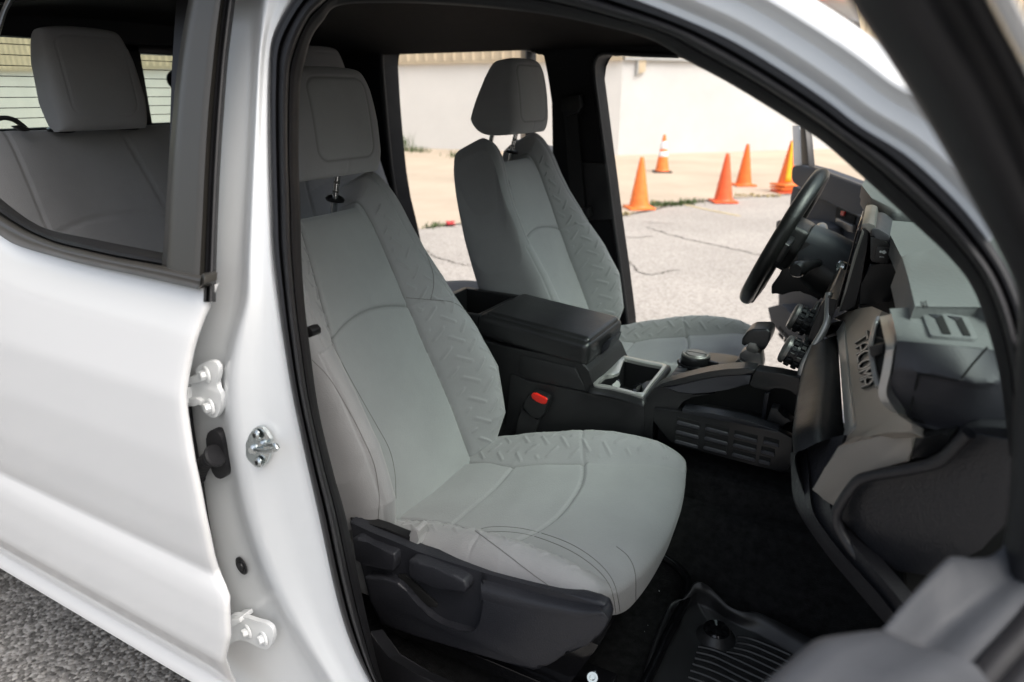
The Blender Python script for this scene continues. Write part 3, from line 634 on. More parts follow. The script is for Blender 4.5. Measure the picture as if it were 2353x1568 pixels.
# far side of the cab: openings to the lot
FY = 2.27
def far(name, px, m='pillar_trim', y=FY, th=.10, bev=.006, par=None): return slab(name, [PY(u, v, y) for u, v in px], (0, th, 0), m, par or T, bev)
far('far_rear_post', [(640, 40), (905, 40), (900, 106), (886, 110), (878, 124), (878, 150), (884, 240), (892, 330), (900, 400), (910, 460), (925, 520), (950, 640), (960, 760), (640, 760)])
far('far_header', [(870, 20), (1600, 20), (1590, 131), (1500, 128), (1420, 124), (1390, 122), (1370, 128), (1250, 130), (1240, 122), (1222, 114), (1195, 110), (1000, 108), (890, 109), (872, 116)], y=FY-.004)
far('far_door_post', [(1236, 100), (1400, 100), (1386, 124), (1372, 132), (1364, 150), (1364, 180), (1372, 240), (1384, 330), (1397, 425), (1408, 510), (1424, 620), (1440, 745), (1446, 900), (1290, 900), (1275, 500), (1270, 350), (1268, 235), (1262, 170), (1250, 130)], y=FY-.008)
tube('far_seal', [PY(u, v, FY-.01) for u, v in ((1560, 128), (1470, 125), (1400, 121), (1376, 126), (1365, 145), (1365, 180), (1373, 240), (1385, 330), (1398, 425), (1409, 510), (1425, 620), (1441, 745), (1447, 830))], .008, 'rubber', T, n=70)
tube('far_seal', [PY(u, v, FY-.01) for u, v in ((1230, 118), (1195, 109), (1000, 107), (895, 108), (880, 116), (876, 130), (878, 170), (884, 240), (892, 330), (900, 400), (910, 460), (928, 530))], .010, 'rubber', T, n=70)
# far seat belt
sb = empty('seat_belt', T)
slab('webbing', [PY(u, v, FY-.03) for u, v in ((1296, 262), (1326, 258), (1338, 400), (1346, 500), (1316, 500), (1304, 380))], (0, .003, 0), 'belt_webbing', sb, 0)
slab('belt_guide', [PY(u, v, FY-.05) for u, v in ((1292, 222), (1330, 216), (1336, 246), (1326, 262), (1296, 268), (1288, 250))], (0, .04, 0), 'smooth_black', sb, .006)
slab('belt_tongue', [PY(u, v, FY-.05) for u, v in ((1334, 480), (1352, 478), (1354, 498), (1348, 502), (1334, 500))], (0, .03, 0), 'smooth_black', sb, .003)
slab('post_trim_joint', [PY(u, v, FY-.02) for u, v in ((1312, 372), (1392, 376), (1396, 425), (1406, 505), (1330, 508))], (0, .01, 0), 'black_plastic', sb, .004)

# ================================================================== SEATS
BP = [(-.725, .62), (-.752, .68), (-.785, .745), (-.833, .86), (-.885, .98), (-.935, 1.11), (-.975, 1.23), (-1.003, 1.32), (-1.018, 1.365), (-1.035, 1.40)]
def plen(path, comp):
    pp = np.array(crv(path, 400)); d = np.r_[0, np.cumsum(np.linalg.norm(np.diff(pp, axis=0), axis=1))]; return d, pp[:, comp]
_bd, _bz = plen(BP, 1)
bzf = lambda L: np.interp(L, _bd, _bz)
bI = lambda z: np.interp(z, [.65, .75, .9, 1.1, 1.3, 1.38], [.150, .148, .142, .124, .100, .094])
bB = lambda z: np.interp(z, [.64, .72, .8, .9, 1.0, 1.1, 1.2, 1.3, 1.38], [.010, .050, .112, .134, .116, .080, .052, .034, .018])
bW = lambda t: np.interp(t, [0, .1, .25, .4, .55, .7, .85, .95, 1], [.165, .202, .244, .256, .252, .242, .222, .205, .200])
def bq(S, Y, L, T_):
    z = bzf(L); I = bI(z); Wd = bW(T_); q = np.clip((np.abs(Y)-I)/np.maximum(Wd-I, .02), 0, 1); return z, I, Wd, q
def b_front(S, Y, L, T_):
    z, I, Wd, q = bq(S, Y, L, T_); rise = np.sin(np.clip(q/.80, 0, 1)*math.pi/2)**1.1
    f = bB(z)*rise+.010*np.clip(np.abs(Y)/I, 0, 1)**2-.012
    shoulder = sstep((z-1.24)/.1); f = f+shoulder*.012*sstep(q/.4)
    f += .006*np.sin((z-.72)/.64*math.pi)*(np.abs(Y) < I)
    f += groove(np.abs(Y)-I, .0042, .007)
    arc = 1.092+.026*(1-(Y/I)**2); f += np.where(np.abs(Y) < I, groove(z-arc, .0035, .0045), groove(z-(1.092-.018*q*q), .003, .003)*(q < .80))
    out = np.where(z < 1.085, .80+.04*np.sin(z*9), .66-.9*(z-1.09)); f += groove((q-out)*(Wd-I), .0026, .0028)
    pat = (np.abs(Y) > I+.012) & (q < out-.05) & ((Y > 0) | (z > 1.10)); k = 1.32
    a = (L+np.abs(Y)*k)/1.414; b = (L-np.abs(Y)*k)/1.414
    f += np.where(pat, .0054*tread(a, b, .036, .0150, .0020)*sstep((out-.04-q)/.34), 0)
    f += .0008*np.sin(Y*31+z*23)*np.sin(z*37-Y*11)
    return f
def b_tint(S, Y, L, T_):
    z, I, Wd, q = bq(S, Y, L, T_); ins = (np.abs(Y) < I)
    t = np.where(ins[..., None], np.array([1.0, 1.02, 1.0]), np.array([.955, .95, .945]))
    seam = np.exp(-((np.abs(Y)-I)/.0022)**2)+np.where(ins, np.exp(-((z-(1.092+.026*(1-(Y/I)**2)))/.0022)**2), 0)
    return t*(1-.45*np.clip(seam, 0, 1))[..., None]
b_top = lambda S: np.interp(np.abs(S), [0, .42, .52, .64, .78, .90, 1.0], [.902, .902, .925, .978, .992, .950, .78])
def b_rim(S, Y, L, T_):
    z = bzf(L); return -.055+.55*bB(z)*sstep(np.abs(S))-.01
b_back = lambda S, Y, L, T_: -.150-.01*np.cos(S*1.5)-.02*(1-T_)
CP = [(-.90, .700), (-.84, .712), (-.785, .727), (-.70, .743), (-.6, .762), (-.5, .786), (-.40, .807), (-.32, .817), (-.255, .806)]
_cd, _cx = plen(CP, 0)
cxf = lambda L: np.interp(L, _cd, _cx)
cI = lambda x: np.interp(x, [-.85, -.75, -.66, -.5, -.3], [.135, .130, .128, .160, .20])
cB = lambda x: np.interp(x, [-.86, -.76, -.66, -.55, -.45, -.36, -.28], [.015, .040, .058, .070, .066, .046, .020])
cW = lambda t: np.interp(t, [0, .15, .4, .7, .9, 1], [.225, .242, .256, .261, .259, .250])
def c_front(S, Y, L, T_):
    x = cxf(L); I = cI(x); Wd = cW(T_); q = np.clip((np.abs(Y)-I)/np.maximum(Wd-I, .03), 0, 1)
    f = cB(x)*np.sin(np.clip(q/.75, 0, 1)*math.pi/2)**1.2-.008*np.cos(np.clip(Y/I, -1, 1)*math.pi/2)
    f += .008*np.exp(-((x+.575)/.07)**2)*(np.abs(Y) < I)+.006*np.exp(-((x+.72)/.05)**2)*(np.abs(Y) < I)
    f += np.where(x < -.492, groove(np.abs(Y)-I, .004, .006), 0)
    f += np.where(np.abs(Y) < I, groove(x+.655-.02*(1-(Y/I)**2)*0, .004, .005)+groove(x+.500-.035*(1-(Y/I)**2), .004, .006), groove(x+.500+.03*q, .003, .003))
    pat = (np.abs(Y) > I+.012) & (q < .8) & (x < -.33); a = (L+np.abs(Y)*1.2)/1.414; b = (L-np.abs(Y)*1.2)/1.414
    f += np.where(pat, .0044*tread(a, b, .036, .0150, .0020)*sstep((.8-q)/.3), 0)
    f += .002*np.sin(Y*27+x*19)*np.sin(x*31-Y*13)
    return f
def c_tint(S, Y, L, T_):
    x = cxf(L); I = cI(x); ins = (np.abs(Y) < I) | (x > -.47)
    t = np.where(ins[..., None], np.array([1.0, 1.0, 1.0]), np.array([.97, .965, .96]))
    seam = np.where(x < -.49, np.exp(-((np.abs(Y)-I)/.0022)**2), 0)+np.where(np.abs(Y) < I, np.exp(-((x+.655)/.0022)**2)*.6+np.exp(-((x+.500-.035*(1-(Y/I)**2))/.0022)**2), 0)
    return t*(1-.4*np.clip(seam, 0, 1))[..., None]
c_top = lambda S: 1-.070*np.abs(S)**2.4
HP = [(-1.002, 1.392), (-1.006, 1.45), (-1.012, 1.52), (-1.024, 1.596)]
hW = lambda t: np.interp(t, [0, .2, .5, .8, 1], [.112, .120, .120, .112, .100])
_hd, _hz = plen(HP, 1)
hzf = lambda L: np.interp(L, _hd, _hz)
def rrect(y, z, hy, z0, z1, r):
    dy = np.abs(y)-hy+r; dz = np.abs(z-(z0+z1)/2)-(z1-z0)/2+r
    return np.hypot(np.maximum(dy, 0), np.maximum(dz, 0))+np.minimum(np.maximum(dy, dz), 0)-r
def h_front(S, Y, L, T_):
    z = hzf(L); return .043+.004*np.cos(S*1.4)+groove(rrect(Y, z, .080, 1.425, 1.572, .025), .0025, .0016)+np.where(z < 1.425, groove(Y, .003, .002), 0)
def h_tint(S, Y, L, T_):
    z = hzf(L); d = rrect(Y, z, .080, 1.425, 1.572, .025); t = np.where((d < 0)[..., None], np.array([1, 1.01, .99]), np.array([.96, .955, .95])); return t*(1-.4*np.exp(-(d/.0022)**2))[..., None]
h_back = lambda S, Y, L, T_: np.interp(T_, [0, .25, .6, 1], [-.125, -.132, -.095, -.045])+.006*S*S
SEATW = 1.065
def front_seat(label):
    st = empty('front_seat', T); st['label'] = label
    pillow('backrest', BP, bW, b_top, b_front, b_back, b_rim, 'seat_fabric', st, 290, 420, 4.2, SEATW, b_tint, 6.0)
    pillow('cushion', CP, cW, c_top, c_front, lambda S, Y, L, T_: -.150+.018*sstep((T_-.5)/.4)+.055*sstep((T_-.5)/.4)*sstep((np.abs(S)-.45)/.5)+0*S, lambda S, Y, L, T_: -.060+.022*sstep((T_-.5)/.4)*sstep((np.abs(S)-.5)/.45)+.3*cB(cxf(L))*sstep(np.abs(S)), 'seat_fabric_side', st, 240, 280, 4.6, SEATW, c_tint, 6.5, inv=True)
    hr = pillow('headrest', HP, hW, lambda S: 1-.03*np.abs(S)**3, h_front, h_back, lambda S, Y, L, T_: .004+0*S, 'seat_fabric', st, 110, 120, 4.6, SEATW, h_tint, 4.2)
    for s in (-1, 1):
        x, y = -1.075, SEATW+s*.073
        pst = tube('headrest_post', [(x+.03, y, 1.44), (x+.006, y, 1.36), (x-.012, y, 1.28)], .0068, 'chrome', st, n=12)
        lathe('post_notch', [(.0071, 0), (.0071, .005)], (x+.010, y, 1.372), (-.25, 0, -1), 'dark_silver', pst, 16); lathe('post_notch', [(.0071, 0), (.0071, .005)], (x+.004, y, 1.352), (-.25, 0, -1), 'dark_silver', pst, 16)
        lathe('post_guide', [(.020, 0), (.021, .004), (.017, .008), (.010, .009)], (x-.001, y, 1.329), (.22, 0, 1), 'smooth_black', st, 24)
    return st
def copy_tree(o, parent=None, dv=(0, 0, 0)):
    c = o.copy(); C.objects.link(c); c.parent = parent
    for ch in list(o.children): copy_tree(ch, c)
    return c
ps = front_seat('front passenger seat nearest the open door')
ds = copy_tree(ps, T); ds.location = (.0, .802, .046); ds['label'] = 'driver seat beyond the centre console'
# ---- passenger seat base, near side
cv = [(800, 1197), (812, 1204), (850, 1222), (905, 1244), (960, 1268), (1040, 1294), (1130, 1322), (1220, 1346), (1310, 1368), (1372, 1382), (1392, 1392), (1400, 1412), (1396, 1438), (1380, 1462), (1350, 1484), (1315, 1502), (1270, 1513), (1252, 1523), (1240, 1540), (1225, 1543), (1160, 1522), (1050, 1490), (950, 1461), (872, 1437), (850, 1380), (830, 1300), (810, 1230)]
YC = .792
def bulge(u, v): # outer face is pillowed
    return YC
cov = slab('side_cover', [PY(u, v, YC+.004) for u, v in cv], (0, .022, 0), 'cover_plastic', ps, .006, 3)
def strip3(name, top, bot, prof, m, par, n=50, k=12, angle=None):
    t = crv(top, n); b = crv(bot, n); ws = np.linspace(0, 1, k); ys = np.interp(ws, np.linspace(0, 1, len(prof)), prof)
    return grid(name, [[PY(*(ti+(bi-ti)*w), y) for ti, bi in zip(t, b)] for w, y in zip(ws, ys)], m, par, angle=angle)
# proud lower shell: outside the lever well, with a sloping shoulder up to the cloth
low = [(836, 1326), (880, 1330), (912, 1340), (935, 1362), (962, 1394), (985, 1422), (1010, 1438), (1050, 1450), (1084, 1460), (1096, 1456), (1102, 1432), (1106, 1374), (1160, 1389), (1230, 1405), (1300, 1417), (1345, 1418), (1382, 1408), (1398, 1424), (1392, 1444), (1376, 1464), (1346, 1484), (1312, 1501), (1268, 1511), (1250, 1520), (1238, 1537), (1225, 1541), (1160, 1520), (1050, 1488), (950, 1459), (874, 1435), (852, 1380)]
slab('cover_shell', [PY(u, v, YC-.014) for u, v in low], (0, .028, 0), 'cover_plastic', ps, .006, 4)
strip3('cover_shoulder', [(1104, 1318), (1170, 1335), (1240, 1353), (1310, 1370), (1360, 1382), (1386, 1392), (1398, 1410)], [(1106, 1378), (1160, 1393), (1230, 1409), (1300, 1421), (1345, 1422), (1382, 1414), (1398, 1426)], [.806, .800, .794, .788, .783, .7795, .778, .7775, .778], 'cover_plastic', ps, 50, 16)
strip3('cover_shoulder', [(1104, 1318), (1104, 1340), (1105, 1360), (1106, 1378)], [(1110, 1320), (1110, 1342), (1110, 1362), (1110, 1380)], [.800, .790, .786], 'cover_plastic', ps, 10, 4)
slab('lever_slot', [PY(u, v, YC-.0015) for u, v in ((914, 1322), (930, 1322), (945, 1335), (1005, 1390), (1002, 1397), (985, 1395), (950, 1365), (920, 1336))], (0, .004, 0), 'void_black', cov, .001)
slab('recline_lever', [PY(u, v, YC-.014) for u, v in ((808, 1238), (820, 1237), (845, 1252), (880, 1265), (905, 1274), (908, 1290), (905, 1312), (895, 1316), (860, 1304), (835, 1298), (815, 1290))], (0, .026, 0), 'cover_plastic', ps, .005, 3)
slab('height_lever', [PY(u, v, YC-.018) for u, v in ((937, 1288), (960, 1292), (1000, 1308), (1040, 1322), (1066, 1336), (1075, 1352), (1068, 1364), (1050, 1364), (1000, 1352), (960, 1342), (942, 1330), (935, 1310))], (0, .030, 0), 'cover_plastic', ps, .007, 4)
slab('rear_bracket', [PY(u, v, YC+.02) for u, v in ((800, 1192), (822, 1196), (880, 1214), (940, 1236), (960, 1258), (905, 1248), (850, 1230))], (0, .02, 0), 'smooth_black', ps, .004)
# cushion side skirt gathers: loose flap of cloth at the rear corner
slab('skirt_tuck', [PY(u, v, .812) for u, v in ((938, 1232), (944, 1218), (953, 1214), (962, 1220), (958, 1240), (962, 1256), (950, 1262), (942, 1254), (946, 1244))], (0, .03, 0), 'seat_cloth', ps, .004, 3)
# stitched seams laid on the cloth
from mathutils.bvhtree import BVHTree
def stitch(name, obj, f, pts, par, r=.0007):
    bv = BVHTree.FromPolygons([v.co for v in obj.data.vertices], [p.vertices[:] for p in obj.data.polygons]); out = []
    for p in crv(pts, 60):
        d = ray(*f(*p)).normalized(); h = bv.ray_cast(O, d)
        if h[0] is not None and (not out or not out[-1] or (h[0]-out[-1][-1]).length < .05):
            if not out: out.append([])
            out[-1].append(h[0]-d*.0004)
        elif h[0] is not None: out.append([h[0]-d*.0004])
    for sg in out:
        if len(sg) > 4: tube(name, sg, r, 'thread', par, n=len(sg), k=5)
zk = lambda ox, oy, s_: (lambda x, y: ((ox+x/s_)/1.74076, (oy+y/s_)/1.74076))
S6 = zk(1300, 1800, 1.6807); SB = zk(1200, 1000, 1.5678); S2 = zk(1000, 0, 1.5677)
cu = [c for c in ps.children if c.name.startswith('cushion')][0]; ba = [c for c in ps.children if c.name.startswith('backrest')][0]
for l in (((1010, 545), (1100, 520), (1250, 520), (1400, 545), (1600, 610), (1750, 690), (1870, 790), (1940, 890), (1970, 1000), (1985, 1100)), ((1035, 576), (1100, 552), (1250, 553), (1400, 580), (1580, 645), (1720, 720), (1840, 815), (1910, 905), (1940, 1000), (1955, 1100)), ((1010, 545), (1180, 670), (1400, 840), (1580, 965)), ((1960, 650), (2040, 720), (2085, 830), (2090, 1030))): stitch('seam', cu, S6, l, ps)
for l in (((200, 590), (290, 760), (400, 960), (480, 1100), (560, 1250), (595, 1400), (602, 1560)), ((75, 690), (180, 800), (290, 980), (380, 1150), (460, 1330), (490, 1480), (497, 1580), (490, 1690)), ((665, 300), (820, 313), (960, 330), (1060, 400), (1150, 500), (1230, 640), (1275, 760), (1295, 880), (1285, 1000)), ((820, 313), (838, 220), (830, 130), (790, 20))): stitch('seam', ba, SB, l, ps)
# frame under the cushion and slide rails
slab('seat_frame', [Vector((-.30, .84, .70)), Vector((-.30, 1.30, .70)), Vector((-.36, 1.30, .57)), Vector((-.36, .84, .57))], (-.40, 0, 0), 'gloss_black', ps, .01)
tube('slide_bar', [Vector((-.36, .845, .585)), Vector((-.275, .85, .545)), Vector((-.255, .90, .54)), Vector((-.250, 1.06, .545)), Vector((-.255, 1.24, .56)), Vector((-.36, 1.28, .59))], .010, 'gloss_black', ps, n=50)
for y0 in (.825, .872):
    rl = slab('slide_rail', [Vector((-.75, y0, .545)), Vector((-.288, y0, .560)), Vector((-.288, y0, .588)), Vector((-.75, y0, .578))], (0, .034, 0), 'gloss_black', ps, .004)
lathe('rail_bolt', [(.011, 0), (.011, .003), (.009, .006), (.005, .006), (.004, .003)], PY(1362, 1555, .84), (.3, -1, .6), 'zinc', ps, 20)
for o in [c for c in ps.children if c.name.split('.')[0] in ('seat_frame', 'slide_bar')]: copy_tree(o, ds)
# plastic side cover of the driver seat, console side
slab('side_cover', [Vector((-.78, .80, .60)), Vector((-.30, .80, .60)), Vector((-.29, .80, .76)), Vector((-.78, .80, .72))], (0, .05, 0), 'cover_plastic', ds, .01)
slab('belt_anchor', [PY(u, v, .735) for u, v in ((700, 752), (710, 752), (718, 762), (718, 774), (708, 778), (700, 772))], (0, .02, 0), 'smooth_black', ps, .003)
# ---------------- rear bench
rb = empty('rear_seat', T); rb['label'] = 'grey cloth rear bench seat'
RB = [(-1.62, .80), (-1.66, .92), (-1.71, 1.06), (-1.76, 1.22), (-1.81, 1.38), (-1.845, 1.475)]
_rd, _rz = plen(RB, 1); rzf = lambda L: np.interp(L, _rd, _rz)
def r_front(S, Y, L, T_):
    z = rzf(L); y = Y; f = 0*S
    for c in (-.42, .42):
        e = .135+.03*np.clip((1.40-z)/.25, -.3, 1.2); e2 = .115
        d = np.abs(y-c)
        f = f-.016*np.exp(-((y-c)/.12)**2)
        inner = np.where((y-c)*np.sign(-c) > 0, .155-.04*np.clip((z-1.24)/.2, -1, 1), .165)
        f += groove(np.abs(y-c)-inner, .004, .006)
        f += np.where(d < inner, groove(z-(1.225+.03*(1-((y-c)/inner)**2)), .004, .006), 0)
    f += .015*np.exp(-((z-1.12)/.1)**2)
    return f
rW = lambda t: .70+0*t
pillow('backrest', RB, rW, lambda S: 1-.0*S, r_front, lambda S, Y, L, T_: -.11+0*S, lambda S, Y, L, T_: -.04+0*S, 'seat_fabric', rb, 300, 130, 9, 1.475, lambda S, Y, L, T_: .94+0*S, 6)
pillow('cushion', [(-1.78, .80), (-1.65, .815), (-1.5, .84), (-1.35, .86), (-1.22, .85)], rW, lambda S: 1+0*S, lambda S, Y, L, T_: .02+.012*np.cos(Y*7.5)+0*S, lambda S, Y, L, T_: -.15+0*S, lambda S, Y, L, T_: -.04+0*S, 'seat_fabric', rb, 120, 60, 9, 1.475, lambda S, Y, L, T_: .97+0*S, 4, inv=True)
HR2 = [(-1.800, 1.462), (-1.806, 1.54), (-1.815, 1.62), (-1.828, 1.700)]
_h2d, _h2z = plen(HR2, 1)
def h2_front(S, Y, L, T_):
    z = np.interp(L, _h2d, _h2z); return .045+groove(rrect(Y+.0, z, .084, 1.495, 1.675, .03), .0025, .0016)
for yc in (1.088, 1.89):
    pillow('headrest', HR2, lambda t: np.interp(t, [0, .3, .7, 1], [.112, .120, .112, .094]), lambda S: 1-.03*np.abs(S)**3, h2_front, lambda S, Y, L, T_: -.06+0*S, lambda S, Y, L, T_: .0+0*S, 'seat_fabric', rb, 90, 90, 4.6, yc, lambda S, Y, L, T_: .95+0*S, 4.4)
    for s in (-1, 1): lathe('post_guide', [(.03, 0), (.031, .006), (.02, .012), (.01, .013)], (-1.83, yc+s*.085, 1.462), (.1, 0, 1), 'gloss_black', rb, 20)
tube('seat_loop', [PX(-15, 275, -1.82), PX(10, 271, -1.82), PX(32, 276, -1.82), PX(50, 288, -1.82), PX(62, 299, -1.82)], .006, 'belt_webbing', rb, n=24, k=6)
slab('loop_anchor', [PX(u, v, -1.80) for u, v in ((32, 290), (50, 288), (66, 294), (70, 302), (52, 302))], (-.02, 0, 0), 'smooth_black', rb, .003)

# ================================================================== CENTRE CONSOLE
def zm(ox, oy, s): return lambda x, y: ((ox+x/s)/1.74076, (oy+y/s)/1.74076)
K7 = zm(2400, 1300, 1.96); KC = zm(1750, 1000, 1.96); ZD = zm(3100, 1200, 2.24); ZE = zm(3500, 1150, 2.4126); ZA = zm(3250, 650, 2.412); ZB = zm(2950, 600, 2.24)
ZC = zm(3100, 1100, 1.5683); Z8 = zm(2500, 1900, 1.4743); Z5 = zm(2550, 2250, 3.2662)
def yz(f, y): return lambda l: [PY(*f(a, b), y) for a, b in l]
cs = empty('centre_console', T)
Y0, Y1 = 1.352, 1.568
# body under the armrest (side profile pushed across)
bodyp = [PY(u, v, Y0) for u, v in ((1108, 780), (1146, 793), (1240, 812), (1338, 830), (1352, 852), (1368, 884))]
x1, z1 = bodyp[-1].x, bodyp[-1].z
pts = bodyp+[Vector((x1+.004, Y0, z1-.075)), Vector((-.40, Y0, z1-.075)), Vector((-.40, Y0, .62)), Vector((-1.02, Y0, .62)), Vector((-1.02, Y0, .97)), Vector((-.86, Y0, .97))]
slab('console_body', pts, (0, Y1-Y0, 0), 'black_plastic', cs, .006, 2)
# recess rail on the near side and proud lower panel
slab('side_panel', [PY(u, v, Y0-.006) for u, v in ((1172, 861), (1212, 876), (1300, 893), (1400, 914), (1484, 932), (1500, 990), (1500, 1100), (1150, 1100))], (0, .01, 0), 'black_plastic', cs, .004)
slab('side_panel', [PY(u, v, Y0-.004) for u, v in ((1195, 816), (1322, 846), (1340, 886), (1345, 900), (1215, 872), (1192, 856))], (0, .008, 0), 'black_plastic', cs, .003)
# armrest lid
rot = Matrix.Rotation(R(5), 3, 'Y')
box('armrest', Vector((-.700, 1.46, 1.000)), (.300, .222, .060), 'leather', cs, rot, .020, 5)
box('armrest_pad', Vector((-.694, 1.46, 1.0115)), (.278, .196, .052), 'leather', cs, rot, .014, 4)
slab('armrest_latch', [PY(u, v, 1.435) for u, v in ((1374, 806), (1394, 783), (1406, 780), (1398, 802), (1380, 816))], (0, .07, 0), 'cover_plastic', cs, .003)
# bin behind the armrest
for nm, c, s in (('bin_wall', (-.93, 1.362, .985), (.17, .018, .105)), ('bin_wall', (-.93, 1.560, .985), (.17, .018, .105)), ('bin_wall', (-1.012, 1.461, .985), (.016, .214, .105)), ('bin_wall', (-.856, 1.461, .982), (.016, .19, .10))):
    box(nm, Vector(c), s, 'smooth_black', cs, None, .004)
# cup holder: rim, well, spring fingers
ZT = z1
rim_o = [(1363, 884), (1369, 877), (1384, 866), (1398, 853), (1413, 838), (1424, 823), (1432, 820), (1480, 830), (1526, 839), (1532, 843), (1526, 853), (1500, 884), (1480, 911), (1473, 915), (1440, 905), (1400, 895), (1370, 890)]
rim_i = [(1374, 884), (1378, 880), (1390, 869), (1404, 866), (1421, 860), (1426, 849), (1434, 828), (1440, 829), (1480, 838), (1516, 845), (1521, 848), (1514, 856), (1494, 881), (1476, 905), (1471, 907), (1440, 899), (1404, 890), (1378, 886)]
n = 90
ro = [PZ(p[0], p[1], ZT) for p in crv(rim_o, n, True)]; ri = [PZ(p[0], p[1], ZT) for p in crv(rim_i, n, True)]
# align the loops by angle
def byang(L):
    c = sum((p for p in ro), Vector())/n; return sorted(L, key=lambda p: math.atan2(p.y-c.y, p.x-c.x))
ro, ri = byang(ro), byang(ri); up = lambda L, z: [p+Vector((0, 0, z)) for p in L]
grid('cup_rim', [up(ro, -.004), up(ro, .003), up([a.lerp(b, .15) for a, b in zip(ro, ri)], .005), up([a.lerp(b, .85) for a, b in zip(ro, ri)], .005), up(ri, .003), up(ri, -.012)], 'silver_trim', cs, closed=True, angle=40)
grid('cup_well', [up(ri, -.004), up([p.lerp(sum(ri, Vector())/n, .05) for p in ri], -.07), [sum(ri, Vector())/n+Vector((0, 0, -.071))]*n], 'smooth_black', cs, closed=True, angle=40)
grid('console_top', [up([p+(p-sum(ro, Vector())/n)*.14 for p in ro], -.012), up([p+(p-sum(ro, Vector())/n)*.12 for p in ro], -.004), up(ro, -.001)], 'black_plastic', cs, closed=True)
for x, y in ((1385, 1065), (1570, 1105)):
    p = PZ(*KC(x, y), ZT-.03); lathe('cup_grip', [(.012, 0), (.016, .004), (.016, .01), (.010, .014)], p, (.5, -.5, .5), 'gloss_black', cs, 20)
slab('cup_divider', [PZ(*KC(a, b), ZT-.012) for a, b in ((1600, 1050), (1640, 1030), (1690, 1012), (1640, 1080), (1615, 1095))], (0, 0, -.05), 'cover_plastic', cs, .003)
# front part: mode panel, knob, buttons
ZF = .948
slab('selector_panel', [PZ(u, v, ZF) for u, v in ((1520, 885), (1560, 838), (1588, 806), (1660, 812), (1745, 826), (1730, 868), (1690, 872), (1600, 880))], (0, 0, -.20), 'smooth_black', cs, .004)
kb = PZ(1597, 838, ZF); kn = empty('mode_knob', cs)
lathe('knob_skirt', [(.041, 0), (.042, .004), (.038, .007)], kb, (0, 0, 1), 'gloss_black', kn, 32)
bm = bmesh.new(); rows = []
for z, r in ((.006, .033), (.010, .0345), (.022, .0335), (.025, .032)):
    rows.append([bm.verts.new(kb+Vector(((r+.0008*math.sin(j*math.pi))*math.cos(j*2*math.pi/48), r*math.sin(j*2*math.pi/48)+.0, z))) for j in range(48)])
for i in range(3):
    for j in range(48): bm.faces.new((rows[i][j], rows[i][(j+1) % 48], rows[i+1][(j+1) % 48], rows[i+1][j]))
bm_obj('knob_body', bm, 'smooth_black', kn)
lathe('knob_ring', [(.0325, .024), (.0325, .027), (.030, .029), (.025, .028), (.024, .026)], kb, (0, 0, 1), 'dark_silver', kn, 40)
lathe('knob_cap', [(.0245, .024), (.0245, .028), (.022, .030), (0, .0305)], kb, (0, 0, 1), 'dark_silver', kn, 32)
box('knob_cap_split', kb+Vector((0, 0, .0302)), (.046, .0012, .0014), 'void_black', kn, None, 0)
slab('knob_pointer', [kb+Vector((.030, -.010, .006)), kb+Vector((.052, -.016, .006)), kb+Vector((.056, -.008, .006)), kb+Vector((.032, .008, .006))], (0, 0, .013), 'smooth_black', kn, .002)
for k in range(4):
    p = [K7(545+k*22, 415-k*27), K7(640+k*16, 420-k*30), K7(655+k*16, 395-k*28), K7(562+k*22, 390-k*25)]
    slab('console_button', [PZ(*q, ZF+.003) for q in p], (0, 0, -.004), 'cover_plastic', cs, .001)
for k in range(2):
    p = [K7(905+k*62, 345), K7(950+k*55, 352), K7(960+k*55, 320), K7(922+k*58, 312)]
    slab('console_button', [PZ(*q, ZF+.003) for q in p], (0, 0, -.004), 'cover_plastic', cs, .001)
# shift lever
sh = empty('shift_lever', cs)
slab('shift_head', [PY(u, v, 1.428) for u, v in ((1703, 792), (1705, 778), (1716, 763), (1728, 757), (1762, 757), (1771, 764), (1771, 776), (1764, 793), (1756, 806), (1745, 804), (1736, 789), (1722, 786), (1712, 797))], (0, .062, 0), 'leather', sh, .007, 3)
slab('shift_insert', [PY(u, v, 1.424) for u, v in ((1713, 800), (1722, 788), (1737, 791), (1744, 806), (1737, 814), (1716, 808))], (0, .066, 0), 'dark_silver', sh, .003)
slab('shift_stem', [PY(u, v, 1.44) for u, v in ((1693, 848), (1700, 812), (1714, 804), (1748, 812), (1752, 840), (1746, 862), (1720, 866))], (0, .04, 0), 'dark_silver', sh, .004)
slab('shift_boot', [PY(u, v, 1.425) for u, v in ((1668, 866), (1690, 830), (1700, 826), (1726, 850), (1738, 872))], (0, .08, 0), 'leather', sh, .01, 3)
# grab rail and slotted pocket on the passenger side
gr = empty('grab_rail', cs); GY = 1.335
slab('rail_pad', [PY(*K7(x, y), GY) for x, y in ((468, 468), (560, 438), (700, 400), (850, 366), (1000, 346), (1120, 340), (1222, 350), (1205, 385), (1100, 392), (950, 400), (800, 425), (650, 462), (500, 492), (476, 486))], (0, .040, 0), 'leather', gr, .004, 3)
slab('rail_core', [PY(*K7(x, y), GY+.003) for x, y in ((488, 492), (650, 466), (800, 430), (950, 404), (1100, 396), (1190, 392), (1170, 468), (1000, 508), (850, 532), (720, 550), (600, 524))], (0, .034, 0), 'dash_plastic', gr, .004)
slab('rail_bridge', [PY(*K7(x, y), GY+.002) for x, y in ((1205, 390), (1222, 352), (1400, 380), (1570, 414), (1572, 455), (1566, 590), (1545, 545), (1500, 508), (1440, 490), (1360, 485), (1330, 522), (1215, 498), (1172, 470))], (0, .034, 0), 'smooth_black', gr, .004)
